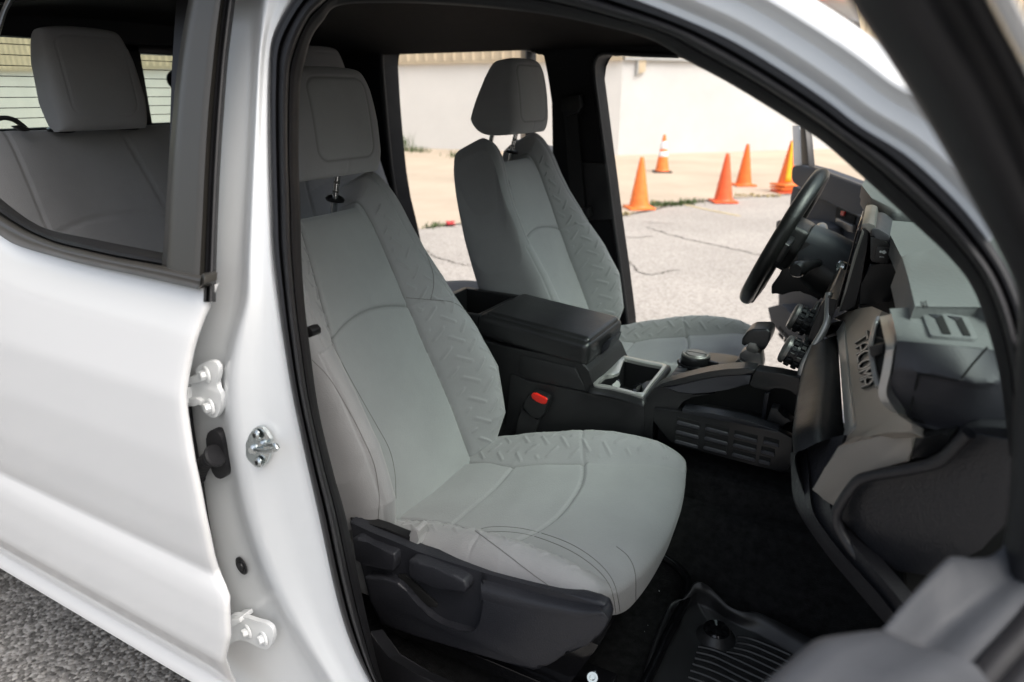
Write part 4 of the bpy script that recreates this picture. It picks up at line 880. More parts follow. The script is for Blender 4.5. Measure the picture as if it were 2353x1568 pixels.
slab('rail_post', [PY(*K7(x, y), GY+.006) for x, y in ((345, 640), (370, 560), (420, 500), (470, 472), (490, 494), (600, 526), (720, 552), (900, 540), (700, 570), (640, 600), (610, 672), (420, 648), (412, 900), (345, 860))], (0, .05, 0), 'black_plastic', cs, .006)
pk = slab('pocket_panel', [PY(*K7(x, y), GY) for x, y in ((418, 648), (640, 680), (1000, 752), (1395, 832), (1512, 890), (1504, 1080), (1470, 1140), (1420, 1158), (1200, 1100), (900, 1020), (610, 950), (545, 915), (418, 760))], (0, .022, 0), 'smooth_black', cs, .004)
slab('pocket_ledge', [PY(*K7(x, y), GY-.004) for x, y in ((645, 655), (900, 700), (1130, 745), (1395, 828), (1395, 840), (1000, 760), (645, 690))], (0, .03, 0), 'cover_plastic', cs, .002)
slab('pocket_back', [PY(u, v, GY+.10) for u, v in ((1490, 930), (1560, 890), (1700, 870), (1840, 880), (1830, 1090), (1500, 1040))], (0, .03, 0), 'void_black', cs, 0)
slab('pocket_floor', [PY(*K7(640, 700), GY+.02), PY(*K7(1395, 850), GY+.02), PY(*K7(1395, 850), GY+.02)+Vector((0, .08, 0)), PY(*K7(640, 700), GY+.02)+Vector((0, .08, 0))], (0, 0, -.01), 'smooth_black', cs, 0)
slab('pocket_bracket', [PY(*K7(x, y), GY+.03) for x, y in ((1300, 770), (1340, 652), (1400, 660), (1420, 720), (1470, 730), (1510, 765), (1440, 770), (1420, 830))], (0, .03, 0), 'black_plastic', cs, .003)
for c, (bx, by, w) in enumerate(((605, 720, 180), (830, 770, 182), (1055, 824, 182), (1285, 876, 122))):
    for r in range(3):
        ox, oy = bx-8*r-(10*r if c == 3 else 0), by+75*r; ww = w-(16*r if c == 3 else 0); sl = .25
        q = [(ox, oy), (ox+ww, oy+ww*sl), (ox+ww-6, oy+ww*sl+58), (ox-6, oy+56)]
        slab('slot', [PY(*K7(*p), GY-.0012) for p in q], (0, .004, 0), 'void_black', pk, .0008, 1)
        q = [(ox-6, oy+38), (ox+10, oy+34), (ox+ww-12, oy+34+(ww-12)*sl), (ox+ww-4, oy+40+ww*sl), (ox+ww-6, oy+58+ww*sl), (ox-4, oy+57)]
        slab('slot_lip_highlight', [PY(*K7(*p), GY-.004) for p in q], (0, .004, 0), 'dash_plastic', pk, .0012, 1)  # highlight on the lip put into a paler plastic
slab('rail_gap_window', [PY(*K7(x, y), GY+.07) for x, y in ((1290, 540), (1330, 535), (1290, 770), (1260, 760))], (0, .01, 0), 'cover_plastic', cs, .002)
# belt buckle
bk = empty('belt_buckle', T); BY = 1.325
slab('buckle_body', [PY(*KC(x, y), BY) for x, y in ((688, 1185), (722, 1135), (745, 1118), (765, 1118), (855, 1158), (868, 1175), (866, 1200), (835, 1292), (800, 1330), (745, 1318), (662, 1238))], (0, .024, 0), 'black_plastic', bk, .004, 3)
slab('release_button', [PY(*KC(x, y), BY-.004) for x, y in ((733, 1138), (745, 1125), (765, 1126), (850, 1165), (858, 1178), (852, 1200), (842, 1213), (815, 1210), (775, 1190), (740, 1168))], (0, .012, 0), 'red_plastic', bk, .003, 3)
slab('buckle_strap', [PY(*KC(x, y), BY+.006) for x, y in ((660, 1240), (750, 1322), (800, 1332), (760, 1420), (735, 1480), (605, 1470), (630, 1340))], (0, .012, 0), 'belt_webbing', bk, .003)

# ================================================================== DASHBOARD
db = empty('dashboard', T)
p1, p2, p3 = Vector((-.050, 1.357, 1.12)), Vector((-.007, .935, 1.12)), Vector((.021, .931, 1.20))
nd = (p1-p2).cross(p3-p2).normalized()
if nd.x > 0: nd = -nd
def PN(u, v, off=0.0, p0=p2, n=nd):
    d = ray(u, v); return O+d*(((p0+n*off)-O).dot(n)/d.dot(n))
def zpl(f, off): return lambda l: [PN(*f(a, b), off) for a, b in l]
# core of the dash behind the panels
slab('dash_core', [Vector((.055, .82, 1.285)), Vector((.37, .82, 1.27)), Vector((.40, .82, .78)), Vector((.18, .82, .78)), Vector((.10, .82, .95)), Vector((.06, .82, 1.08))], (-.02, .80, 0), 'void_black', db, .01)
slab('driver_dash', [Vector((-.055, 1.60, 1.322)), Vector((.37, 1.60, 1.30)), Vector((.40, 1.60, .80)), Vector((.12, 1.60, .80)), Vector((.0, 1.60, .96)), Vector((-.03, 1.60, 1.14))], (0, .66, 0), 'smooth_black', db, .012)
# top deck: lit through the windscreen, its colour lightened for that too
deck = [(-.085, 2.18), (-.074, 1.94), (-.03, 1.62), (.006, 1.335), (.024, 1.167), (.040, .985), (.047, .955), (.40, .955), (.42, 2.20)]
slab('dash_deck', [Vector((x, y, 1.318)) for x, y in deck], (0, 0, -.03), 'dash_pad_lit', db, .006)
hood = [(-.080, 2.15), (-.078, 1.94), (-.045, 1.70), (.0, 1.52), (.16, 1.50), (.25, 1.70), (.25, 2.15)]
slab('instrument_hood', [Vector((x, y, 1.336)) for x, y in hood], (0, 0, -.03), 'dash_pad_lit', db, .010, 3)
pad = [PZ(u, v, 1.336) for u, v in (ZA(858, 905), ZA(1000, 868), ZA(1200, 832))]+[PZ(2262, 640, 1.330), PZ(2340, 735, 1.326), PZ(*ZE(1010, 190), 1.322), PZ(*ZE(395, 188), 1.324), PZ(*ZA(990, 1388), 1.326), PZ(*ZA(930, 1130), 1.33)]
slab('airbag_cover', pad, (-.006, 0, -.045), 'dash_pad_lit', db, .006, 3)
for k, (x, y) in enumerate(((440, 135), (462, 140), (484, 132), (445, 160), (468, 165), (490, 158), (455, 178), (478, 182), (500, 176))):
    slab('airbag_lettering', [PZ(*ZE(x+a, y+b), 1.3335) for a, b in ((0, 0), (12, -3), (14, 12), (3, 14))], (0, 0, -.001), 'print_dark', db, 0)
# vent pod at the near end
def rowp(l, **k):
    return l
R0 = [PZ(*ZE(x, y), 1.312) for x, y in ((142, 208), (300, 194), (480, 188), (750, 196), (1010, 215), (1250, 300))]
R1 = [PZ(*ZE(x, y), 1.302) for x, y in ((212, 498), (330, 508), (480, 520), (750, 545), (1060, 572), (1400, 640))]
def rp(px, ys): return [PY(*ZE(*q), y) for q, y in zip(px, ys)]
y1 = [p.y for p in R1]
R2 = rp(((216, 515), (332, 524), (482, 537), (752, 562), (1062, 590), (1402, 660)), [y-.006 for y in y1])
R3 = rp(((183, 782), (300, 800), (430, 816), (800, 885), (1010, 925), (1430, 880)), [.792, .79, .788, .786, .788, .80])
R3b = rp(((178, 812), (296, 830), (426, 846), (796, 915), (1004, 960), (1430, 930)), [.794, .792, .791, .790, .792, .80])
R4 = rp(((122, 1000), (260, 1040), (400, 1060), (700, 1110), (1000, 1150), (1440, 1150)), [.806, .804, .802, .80, .80, .80])
R5 = rp(((300, 1262), (340, 1275), (500, 1320), (860, 1408), (1100, 1450), (1460, 1530)), [.828, .826, .822, .815, .81, .81])
R6 = [p+Vector((.02, .12, .0)) for p in R5]
grid('pod_top', [R0, [a.lerp(b, .5)+Vector((0, 0, .002)) for a, b in zip(R0, R1)], R1, R2], 'dash_pad_lit', db, angle=28)
prow = [crv(r, 40) for r in (R2, [p.lerp(q, .06) for p, q in zip(R2, R3)], [p.lerp(q, .94) for p, q in zip(R2, R3)], R3, R3b, [p.lerp(q, .08) for p, q in zip(R3b, R4)], R4, [p.lerp(q, .92) for p, q in zip(R4, R5)], R5, R6)]
pod = grid('vent_pod', [crv([r[j] for r in prow], 46) for j in range(40)], 'dash_plastic', db, angle=60)
# door-side groove lines of the pod
for ln in (((318, 1262), (372, 1050), (412, 870), (430, 842), (600, 862), (790, 898), (830, 880), (940, 745), (1085, 578)),):
    tube('panel_gap', [PY(*ZE(*q), .788 if q[1] < 1000 else .803) for q in ln], .0011, 'void_black', pod, n=60, k=6)
# demister outlet
tn = (R1[0]-R0[0]).cross(R1[4]-R0[0]).normalized(); tn = tn if tn.z > 0 else -tn
PT = lambda x, y, o: PN(*ZE(x, y), o, R0[0], tn)
do = slab('demister_outlet', [PT(x, y, .0042) for x, y in ((456, 255), (470, 236), (640, 247), (850, 268), (905, 292), (1000, 480), (960, 492), (545, 460), (528, 440))], (0, 0, -.006), 'dash_pad_lit', db, .002)
for q in (((590, 300), (652, 268), (735, 446), (656, 441)), ((786, 322), (838, 290), (926, 463), (856, 456))):
    slab('outlet_slot', [PT(*p, .0056) for p in q], (0, 0, -.001), 'void_black', do, 0)
for q in (((515, 256), (650, 266), (592, 300)), ((700, 272), (835, 288), (788, 322))):
    slab('outlet_shade', [PT(*p, .0052) for p in q], (0, 0, -.0006), 'cover_plastic', do, 0)  # shading of the outlet recess, painted as thin dark triangles
# vent bezel
bl_ = [(50, 280), (76, 420), (106, 560), (92, 680), (66, 820), (36, 960), (34, 1020), (60, 1095), (150, 1180), (286, 1256)]
br_ = [(106, 272), (146, 400), (188, 550), (182, 660), (160, 800), (124, 960), (124, 1030), (170, 1120), (230, 1200), (300, 1262)]
yy = [.934, .868, .806, .803, .80, .80, .80, .802, .81, .826]
bl3 = [PY(*ZE(*q), y) for q, y in zip(bl_, yy)]; br3 = [PY(*ZE(*q), y-.004) for q, y in zip(br_, yy)]
bl3 = crv(bl3, 60); br3 = crv(br3, 60)
bz = empty('air_vent', db)
grid('vent_bezel', [[p+np.array((.02, .03, 0)) for p in bl3], bl3, [a+(b-a)*.12+np.array((-.001, -.004, 0)) for a, b in zip(bl3, br3)], [a+(b-a)*.88+np.array((0, -.004, 0)) for a, b in zip(bl3, br3)], br3, [p+np.array((.01, .02, 0)) for p in br3]], 'silver_trim', bz, angle=40)
tube('vent_frame', [PY(*ZD(x, y), yv) for x, y, yv in ((935, 150, .945), (905, 215, .94), (885, 290, .92), (862, 400, .89), (868, 500, .87), (890, 640, .85), (928, 782, .83))], .0035, 'silver_trim', bz, n=40, k=8)
slab('vent_throat', [PY(*ZD(x, y), yv) for x, y, yv in ((940, 165, .95), (985, 330, .90), (1005, 420, .86), (960, 680, .84), (935, 760, .84), (892, 640, .86), (866, 480, .88), (868, 390, .90), (905, 230, .94))], (.05, .03, 0), 'void_black', bz, 0)
for k in range(3):
    slab('vent_vane', [PY(*ZD(900+22*k, 330+70*k), .90-.02*k), PY(*ZD(985+5*k, 360+70*k), .88-.02*k), PY(*ZD(985+5*k, 374+70*k), .88-.02*k), PY(*ZD(900+22*k, 346+70*k), .90-.02*k)], (.03, .01, 0), 'smooth_black', bz, .001)
slab('vent_tab', [PY(*ZD(x, y), .858) for x, y in ((838, 418), (955, 390), (978, 402), (982, 462), (968, 478), (872, 520), (852, 500))], (.008, .014, 0), 'smooth_black', bz, .003)
# bronze fascia
fas = [(520, 165), (640, 110), (760, 75), (870, 60), (960, 100), (905, 200), (880, 300), (862, 420), (880, 560), (930, 780), (1010, 930), (1120, 1040), (1220, 1100), (1225, 1190), (1120, 1188), (1000, 1192), (900, 1213), (720, 1262), (560, 1322), (585, 1250), (640, 1205), (700, 1140), (712, 1105), (690, 960), (650, 640), (628, 400), (612, 188)]
slab('fascia_panel', zpl(ZD, 0)(fas), -nd*.012, 'bronze_metal', db, .0015)
led = [(545, 285), (575, 250), (606, 184), (614, 190), (630, 400), (652, 640), (692, 960), (713, 1108), (700, 1145), (640, 1205), (600, 1235), (625, 1180), (632, 1160), (612, 980), (592, 700), (572, 420)]
slab('fascia_ledge', zpl(ZD, .003)(led), -nd*.02, 'silver_trim', db, .002)
slab('fascia_end', zpl(ZD, .004)(((478, 208), (600, 182), (606, 190), (570, 250), (545, 285), (440, 330))), -nd*.02, 'black_plastic', db, .003)
# raised letters along the fascia
e1 = (p2-p1).normalized(); e2 = nd.cross(e1); e2 = e2 if e2.z > 0 else -e2
GLY = {'T': [((0, 1), (1, 1)), ((.5, 0), (.5, 1))], 'A': [((0, 0), (0, .62)), ((0, .62), (.3, 1)), ((.3, 1), (.7, 1)), ((.7, 1), (1, .62)), ((1, .62), (1, 0)), ((0, .38), (1, .38))],
       'C': [((1, 1), (.28, 1)), ((.28, 1), (0, .72)), ((0, .72), (0, .28)), ((0, .28), (.28, 0)), ((.28, 0), (1, 0))],
       'O': [((.25, 1), (.75, 1)), ((.75, 1), (1, .75)), ((1, .75), (1, .25)), ((1, .25), (.75, 0)), ((.75, 0), (.25, 0)), ((.25, 0), (0, .25)), ((0, .25), (0, .75)), ((0, .75), (.25, 1))],
       'M': [((0, 0), (0, 1)), ((0, 1), (.5, .35)), ((.5, .35), (1, 1)), ((1, 1), (1, 0))]}
TQ = [np.array(q, float) for q in ((704, 350), (826, 268), (764, 792), (890, 744))]      # start-bottom, start-top, end-bottom, end-top
def tq(x, y, off):
    p = (TQ[0]*(1-y)+TQ[1]*y)*(1-x)+(TQ[2]*(1-y)+TQ[3]*y)*x; return PN(*ZD(*p), off)
wid = (tq(1, .5, 0)-tq(0, .5, 0)).length; hgt = (tq(.5, 1, 0)-tq(.5, 0, 0)).length
emb = empty('raised_lettering', db)
def letter(bm, ch, i, hw, off, th):
    for (xa, ya), (xb, yb) in GLY[ch]:
        A = np.array(((i+.10+.78*xa)/6*wid, ya*hgt*.84+.08*hgt)); B = np.array(((i+.10+.78*xb)/6*wid, yb*hgt*.84+.08*hgt))
        d = B-A; d = d/np.linalg.norm(d); n_ = np.array((-d[1], d[0]))*hw; A = A-d*hw*.8; B = B+d*hw*.8
        q = [tq(p[0]/wid, p[1]/hgt, off) for p in (A+n_, B+n_, B-n_, A-n_)]
        t_ = [bm.verts.new(p) for p in q]; b_ = [bm.verts.new(p-nd*th) for p in q]
        bm.faces.new(t_); bm.faces.new(b_[::-1])
        for k in range(4): bm.faces.new((t_[k], b_[k], b_[(k+1) % 4], t_[(k+1) % 4]))
for i, ch in enumerate('TACOMA'):
    bm = bmesh.new(); letter(bm, ch, i, .0042, .0040, .005); lo = bm_obj('letter', bm, 'letter_edge', emb, False)
    bm = bmesh.new(); letter(bm, ch, i, .0026, .0052, .0012); bm_obj('letter_face', bm, 'silver_trim', lo, False)
# padded upper glovebox
ysr = [1.372, 1.30, 1.20, 1.10, 1.0, .945, .925]
Ra = zpl(ZD, -.006)(((553, 300), (562, 420), (576, 560), (592, 800), (606, 1000), (618, 1160), (612, 1228)))
Rb = [PY(*ZD(x, y), yv-.006) for (x, y), yv in zip(((545, 318), (552, 430), (564, 570), (580, 800), (590, 1000), (596, 1165), (590, 1232)), [p.y for p in Ra])]
Rc = [PY(*ZD(x, y), yv) for (x, y), yv in zip(((455, 350), (450, 450), (440, 600), (425, 800), (415, 1000), (410, 1150), (430, 1262)), [1.36, 1.29, 1.19, 1.07, .975, .925, .905])]
Rd = [PY(*ZD(x, y), yv) for (x, y), yv in zip(((380, 385), (352, 480), (310, 640), (275, 850), (255, 1030), (240, 1180), (290, 1330)), [1.36, 1.28, 1.18, 1.07, .975, .92, .895])]
Re = [PY(*ZD(x, y), yv) for (x, y), yv in zip(((330, 440), (270, 590), (228, 740), (195, 930), (170, 1120), (158, 1260), (175, 1450)), [1.37, 1.29, 1.19, 1.08, .99, .93, .89])]
Rf = [p+Vector((.04, .0, -.09)) for p in Re]
rows = [crv(r, 40) for r in (Ra, Rb, Rc, Rd, Re, Rf)]
grid('glovebox_pad', [crv([r[j] for r in rows], 30) for j in range(40)], 'black_plastic', db)
# lower dash, swept down to the kick panel
LB = [(1817, 1040), (1818, 1091), (1824, 1150), (1849, 1201), (1904, 1279), (1982, 1372), (2040, 1440)]
M1 = [(1852, 1030), (1858, 1090), (1864, 1160), (1884, 1205), (1938, 1275), (2010, 1355), (2065, 1425)]
M2 = [(1890, 1010), (1882, 1075), (1880, 1150), (1898, 1195), (1952, 1265), (2022, 1345), (2075, 1415)]
M3 = [(1940, 1000), (1918, 1080), (1906, 1150), (1926, 1205), (1984, 1280), (2050, 1356), (2100, 1420)]
ya = [.93, .90, .87, .845, .80, .75, .72]
rows = [crv([PY(*p, y+o) for p, y in zip(L, ya)], 40) for L, o in ((LB, .06), ([(a+5, b) for a, b in LB], .035), (M1, .0), ([(a+4, b) for a, b in M1], .010), (M2, .004), (M3, -.02), ([(a+40, b) for a, b in M3], .01))]
grid('lower_dash', rows, 'dash_shaded', db, angle=35)
# bronze lower trim blade
tb = [(390, 1082), (500, 1052), (600, 1028), (700, 1002), (800, 985), (838, 1000), (874, 1022), (858, 1100), (840, 1176), (720, 1198), (600, 1226), (530, 1250), (492, 1282), (430, 1370), (370, 1460), (300, 1405), (228, 1350), (310, 1215)]
slab('trim_blade', [PY(*ZC(x, y), .86-.075*((x-228)/650)) for x, y in tb], (.02, .06, -.004), 'dark_bronze', db, .004, 3)
slab('trim_blade_end', [PY(*ZC(x, y), .79) for x, y in ((876, 1024), (960, 1016), (1050, 1008), (1110, 985), (1090, 1060), (1040, 1112), (960, 1142), (848, 1168))], (.02, .06, 0), 'smooth_black', db, .003)
# glovebox end panel
ge = [(362, 1470), (430, 1370), (488, 1300), (530, 1270), (620, 1236), (760, 1206), (900, 1182), (1010, 1150), (1070, 1110), (1130, 1040), (1180, 1005), (1260, 990), (1480, 1030), (1520, 1060), (1500, 1300), (1470, 1560), (1300, 1720), (1000, 1900), (760, 1860), (600, 1720), (440, 1560)]
slab('glovebox_end', [PY(*ZC(x, y), .835-.10*((x-362)/1100)) for x, y in ge], (.03, .20, -.02), 'dash_shaded', db, .016, 5)
ZR = zm(2560, 1680, .8535)
rimp = [(900, 660), (840, 585), (780, 512), (715, 430), (678, 365), (672, 320), (690, 280), (742, 212), (790, 192), (860, 180), (940, 166), (1010, 148), (1050, 122), (1085, 85), (1125, 45)]
tube('glovebox_rim', [PY(*ZR(x, y), .815-.085*((x-660)/450)) for x, y in rimp], .0065, 'dash_shaded', db, n=80, k=12)
# ---------------- screen and usb pod
sc_ = empty('touch_screen', db); SY = 1.345
slab('screen_body', yz(ZA, SY)(((468, 640), (548, 630), (556, 700), (520, 860), (470, 1150), (425, 1395), (330, 1428), (248, 1450), (300, 1290), (400, 900))), (-.004, .26, 0), 'smooth_black', sc_, .003)
slab('screen_bezel', yz(ZA, SY-.003)(((478, 645), (500, 672), (420, 930), (330, 1240), (262, 1448), (246, 1450), (300, 1270), (400, 890))), (-.006, .262, 0), 'dark_silver', sc_, .0015)
slab('screen_cap', yz(ZA, SY-.002)(((472, 598), (545, 584), (606, 606), (622, 716), (556, 714), (548, 634), (480, 645))), (-.006, .24, 0), 'dark_silver', sc_, .003)
slab('screen_glass', [p+Vector((-.006, 0, 0)) for p in yz(ZA, SY+.006)(((462, 660), (478, 660), (270, 1420), (252, 1430)))], (-.004, .25, 0), 'gloss_black', sc_, .001)
slab('usb_pod', yz(ZA, SY-.012)(((560, 716), (612, 730), (700, 760), (765, 795), (777, 815), (770, 880), (735, 982), (718, 990), (575, 962), (556, 930))), (0, .20, 0), 'smooth_black', sc_, .004)
slab('pod_top', yz(ZA, SY-.010)(((560, 712), (612, 728), (700, 757), (770, 792), (740, 700), (640, 640), (575, 640))), (0, .20, .0), 'dash_plastic', sc_, .004)
up_ = slab('usb_socket', yz(ZA, SY-.0155)(((625, 818), (638, 812), (748, 830), (757, 842), (732, 972), (718, 978), (604, 958), (592, 944))), (0, .004, 0), 'smooth_black', sc_, .0012)
slab('usb_slot', yz(ZA, SY-.0170)(((648, 908), (690, 912), (690, 922), (646, 918))), (0, .002, 0), 'print_white', up_, .0006)
slab('usb_slot_inner', yz(ZA, SY-.0176)(((653, 911), (686, 914.5), (686, 919), (652, 915.5))), (0, .002, 0), 'void_black', up_, 0)
for a, b in (((658, 862), (700, 868)), ((672, 864), (682, 855)), ((682, 855), (692, 856)), ((668, 864), (680, 876)), ((680, 876), (690, 877))):
    tube('usb_mark', [PY(*ZA(*a), SY-.017), PY(*ZA(*b), SY-.017)], .0008, 'print_white', up_, n=2, k=6, smooth_path=False)
for c, r in (((658, 862), .0020), ((703, 868), .0018), ((694, 856), .0015), ((692, 877), .0015)): lathe('usb_mark', [(r, 0), (r, .001)], PY(*ZA(*c), SY-.0166), (0, -1, 0), 'print_white', up_, 10)
slab('screen_stand', yz(ZA, SY+.004)(((552, 975), (620, 985), (735, 990), (832, 960), (812, 1120), (775, 1310), (755, 1345), (640, 1372), (560, 1360), (430, 1392), (470, 1180))), (0, .20, 0), 'smooth_black', sc_, .006)
# ---------------- centre stack: strip, knobs
ck = empty('climate_panel', db)
slab('stack_side', yz(ZD, 1.372)(((470, -20), (488, -20), (484, 200), (430, 310), (335, 470), (250, 620), (232, 720), (215, 900), (300, 700), (330, 560), (440, 345), (520, 150), (560, 0))), (.0, .26, 0), 'smooth_black', ck, .003)
slab('stack_face', yz(ZD, 1.395)(((300, 330), (400, 60), (470, -40), (500, -40), (470, 250), (330, 480), (230, 700), (215, 620))), (0, .26, 0), 'smooth_black', ck, .003)
tube('stack_trim', [PY(*ZD(x, y), yv) for x, y, yv in ((486, -60, 1.40), (478, 80, 1.385), (468, 195, 1.372), (425, 295, 1.366), (340, 435, 1.36), (262, 570, 1.355), (232, 660, 1.355), (228, 720, 1.355))], [.007]*8, 'silver_trim', ck, n=70, k=10)
tube('stack_trim', [PY(*ZD(x, y), yv) for x, y, yv in ((395, 20, 1.62), (345, 120, 1.60), (300, 300, 1.5), (250, 470, 1.42))], .005, 'dark_silver', ck, n=40, k=8)
slab('stack_buttons', yz(ZD, 1.40)(((330, 260), (380, 150), (400, 165), (345, 300))), (0, .1, 0), 'dark_silver', ck, .002)
def hvac(u, v, y, r):
    c = PY(u, v, y); ax = Vector((-.94, -.05, .32)).normalized(); q = ax.to_track_quat('Z', 'Y').to_matrix().to_4x4(); kn_ = empty('climate_knob', ck)
    lathe('knob_core', [(r*.86, -.012), (r*.86, .030), (r*.70, .036), (0, .037)], c, ax, 'smooth_black', kn_, 40)
    bm = bmesh.new()
    for k in range(14):
        for (zz, hh) in ((.003, .010), (.018, .010)):
            a = 2*math.pi*(k+.25*(zz > .01))/14; mrot = Matrix.Rotation(a, 3, 'Z')
            mt = q.to_3x3() @ mrot; add_box(bm, c+mt @ Vector((r*.90, 0, zz)), (r*.22, r*.30, hh), mt, .001, 1)
    g = bm_obj('knob_grip', bm, 'smooth_black', kn_, True, 30); g['kind'] = 'stuff'
    lathe('knob_ring', [(r*.98, .026), (r*.99, .032), (r*.88, .036), (r*.72, .037)], c, ax, 'dark_silver', kn_, 40)
hvac(*ZD(298, 205), 1.50, .030); hvac(*ZD(232, 500), 1.385, .030)
slab('usb_hatch', yz(ZD, 1.345)(((330, 562), (334, 575), (318, 690), (250, 850), (243, 845), (252, 735), (290, 640))), (.006, .02, 0), 'smooth_black', ck, .002)
slab('hatch_mark', yz(ZD, 1.344)(((300, 645), (304, 655), (275, 735), (268, 728))), (.002, .004, 0), 'print_white', ck, 0)
# ---------------- steering wheel and column
sw = empty('steering_wheel', T); wc = Vector((-.2335, 1.862, 1.20)); wa = Vector((-.925, 0, .381)).normalized(); wu = Vector((.381, 0, .925)); wy = Vector((0, 1, 0))
ring = lambda a, rr: wc+wu*(math.cos(a)*rr)+wy*(math.sin(a)*rr)
tube('wheel_rim', [ring(2*math.pi*i/24, .173) for i in range(24)], .0185, 'leather_perforated', sw, n=96, k=18, closed=True)
for a0, a1 in ((-45, 45),):
    tube('rim_grip', [ring(R(a), .173) for a in np.linspace(-62, 62, 20)], .0190, 'leather', sw, n=50, k=18)
    tube('rim_grip', [ring(R(a), .173) for a in np.linspace(128, 232, 20)], .0190, 'leather', sw, n=50, k=18)
hub = [wc+wa*.004+wu*a+wy*b for a, b in ((.055, -.075), (.06, 0), (.055, .075), (0, .085), (-.06, .06), (-.075, 0), (-.06, -.06), (0, -.085))]
slab('airbag_hub', hub, -wa*.055, 'black_plastic', sw, .014, 4)
for a, b, w in ((R(88), .085, .05), (R(-88), .085, .05)):
    d = wu*math.cos(a)+wy*math.sin(a); s_ = wu
    slab('spoke', [wc+d*.06+s_*w*.6, wc+d*.165+s_*w*.45, wc+d*.165-s_*w*.6, wc+d*.06-s_*w*.8], -wa*.03, 'smooth_black', sw, .006, 3)
slab('spoke', [wc-wu*.05+wy*.05, wc-wu*.165+wy*.075, wc-wu*.168-wy*.075, wc-wu*.05-wy*.05], -wa*.022, 'smooth_black', sw, .006, 3)
co = empty('steering_column', T)
def secs(c, h_, w_, n_=20, p_=3.2): return [c+wu*(h_*np.sign(math.cos(t))*abs(math.cos(t))**(2/p_))+wy*(w_*np.sign(math.sin(t))*abs(math.sin(t))**(2/p_)) for t in np.linspace(0, 2*math.pi, n_, endpoint=False)]
grid('column_shroud', [secs(wc-wa*.045, .05, .05), secs(wc-wa*.05, .062, .062), secs(wc-wa*.10, .066, .068), secs(wc-wa*.17, .064, .072), secs(wc-wa*.26, .06, .075)], 'door_trim_grey', co, closed=True, caps=True, angle=40)
grid('column_shroud_lower', [secs(wc-wa*.07-wu*.022, .052, .066), secs(wc-wa*.13-wu*.03, .056, .074), secs(wc-wa*.24-wu*.03, .055, .078)], 'smooth_black', co, closed=True, caps=True, angle=40)
slab('column_underside', [PY(*ZB(x, y), 1.80) for x, y in ((300, 1215), (430, 1060), (570, 800), (880, 900), (935, 1000), (730, 1360), (592, 1256), (546, 1276), (400, 1276), (300, 1300))], (.01, .12, 0), 'smooth_black', co, .008, 3)
s0 = wc-wa*.105-wy*.06
tube('wiper_stalk', [s0, s0+Vector((-.01, -.05, .004)), s0+Vector((-.018, -.09, .008)), s0+Vector((-.03, -.15, .012)), s0+Vector((-.034, -.17, .013))], [.010, .010, .013, .019, .014], 'smooth_black', co, n=30, k=14)
s1 = wc-wa*.10+wy*.06
tube('light_stalk', [s1, s1+Vector((-.01, .05, .01)), s1+Vector((-.02, .12, .03)), s1+Vector((-.024, .16, .035))], [.010, .011, .017, .016], 'dark_silver', co, n=30, k=14)
lathe('ignition_key', [(.010, -.02), (.012, 0), (.012, .012), (.006, .016)], PY(*ZB(950, 1050), 1.70), (-.6, -.7, .3), 'zinc', co, 20)
slab('knee_panel', [Vector((-.03, 1.60, 1.10)), Vector((-.05, 2.24, 1.10)), Vector((.08, 2.24, .72)), Vector((.08, 1.60, .72))], (.04, 0, 0), 'smooth_black', db, .006)
# ================================================================== DRIVER DOOR (open, far side)
dd = empty('driver_door', T); dd['label'] = 'driver door standing open on the far side'
h0 = Vector((.30, 2.45, 0)); h1_ = Vector((-.43, 3.40, 0)); dn = Vector((-(h1_-h0).y, (h1_-h0).x, 0)).normalized()
if dn.y > 0: dn = -dn
def PD2(u, v, off=0.0): return PN(u, v, off, h0, dn)
def dsl(name, f, l, off, th, m, bev=.004): return slab(name, [PD2(*f(a, b), off) for a, b in l], -dn*th, m, dd, bev)
ident = lambda a, b: (a, b)
dsl('door_panel', ZB, ((470, 420), (495, 320), (620, 380), (1080, 600), (1300, 720), (1300, 1500), (1000, 1800), (600, 1900), (420, 1700), (362, 1420), (365, 1280), (400, 1000), (450, 650)), 0, .05, 'door_trim_grey', .01)
dsl('upper_pad', ZB, ((482, 170), (500, 142), (575, 134), (700, 172), (900, 248), (1120, 332), (1400, 430), (1400, 640), (1140, 590), (1010, 560), (800, 455), (620, 375), (495, 300), (478, 250)), .035, .07, 'door_trim_grey', .012)
dsl('armrest', ZB, ((344, 650), (356, 632), (450, 618), (700, 640), (800, 700), (800, 820), (500, 800), (340, 770)), .07, .10, 'door_trim_grey', .012)
dsl('window_seal', ZB, ((560, -220), (605, -220), (640, 150), (575, 134)), .02, .03, 'smooth_black', .004)
dsl('window_frame', ZB, ((490, -220), (558, -220), (574, 134), (500, 142)), .012, .05, 'white_paint', .004)
dsl('belt_seal', ZB, ((640, 140), (1110, 318), (1400, 420), (1400, 436), (1110, 334), (640, 156)), .03, .02, 'smooth_black', .002)
dsl('handle_recess', ZB, ((882, 512), (1060, 592), (1025, 742), (870, 655)), .006, .01, 'void_black', .004)
dsl('courtesy_reflector', ZB, ((928, 545), (960, 552), (952, 592), (922, 588)), .012, .006, 'red_lens', .001)
dsl('inner_handle', ZB, ((880, 604), (950, 640), (1032, 676), (1028, 745), (990, 730), (870, 660)), .022, .018, 'dark_silver', .006)
pkd = slab('map_pocket', [PD2(*ZB(a, b), .10) for a, b in ((264, 1412), (380, 1380), (440, 1420), (560, 1560), (720, 1700), (720, 1900), (560, 1840), (300, 1560))], -dn*.10, 'door_trim_grey', dd, .01)
for k in range(4):
    for r in range(2):
        x, y = 38+k*48+r*-4, 235+k*52+r*58
        slab('grille_slot', [PD2(*ZD(a, b), .1015) for a, b in ((x, y), (x+38, y+40), (x+34, y+66), (x-4, y+26))], -dn*.004, 'void_black', pkd, 0)
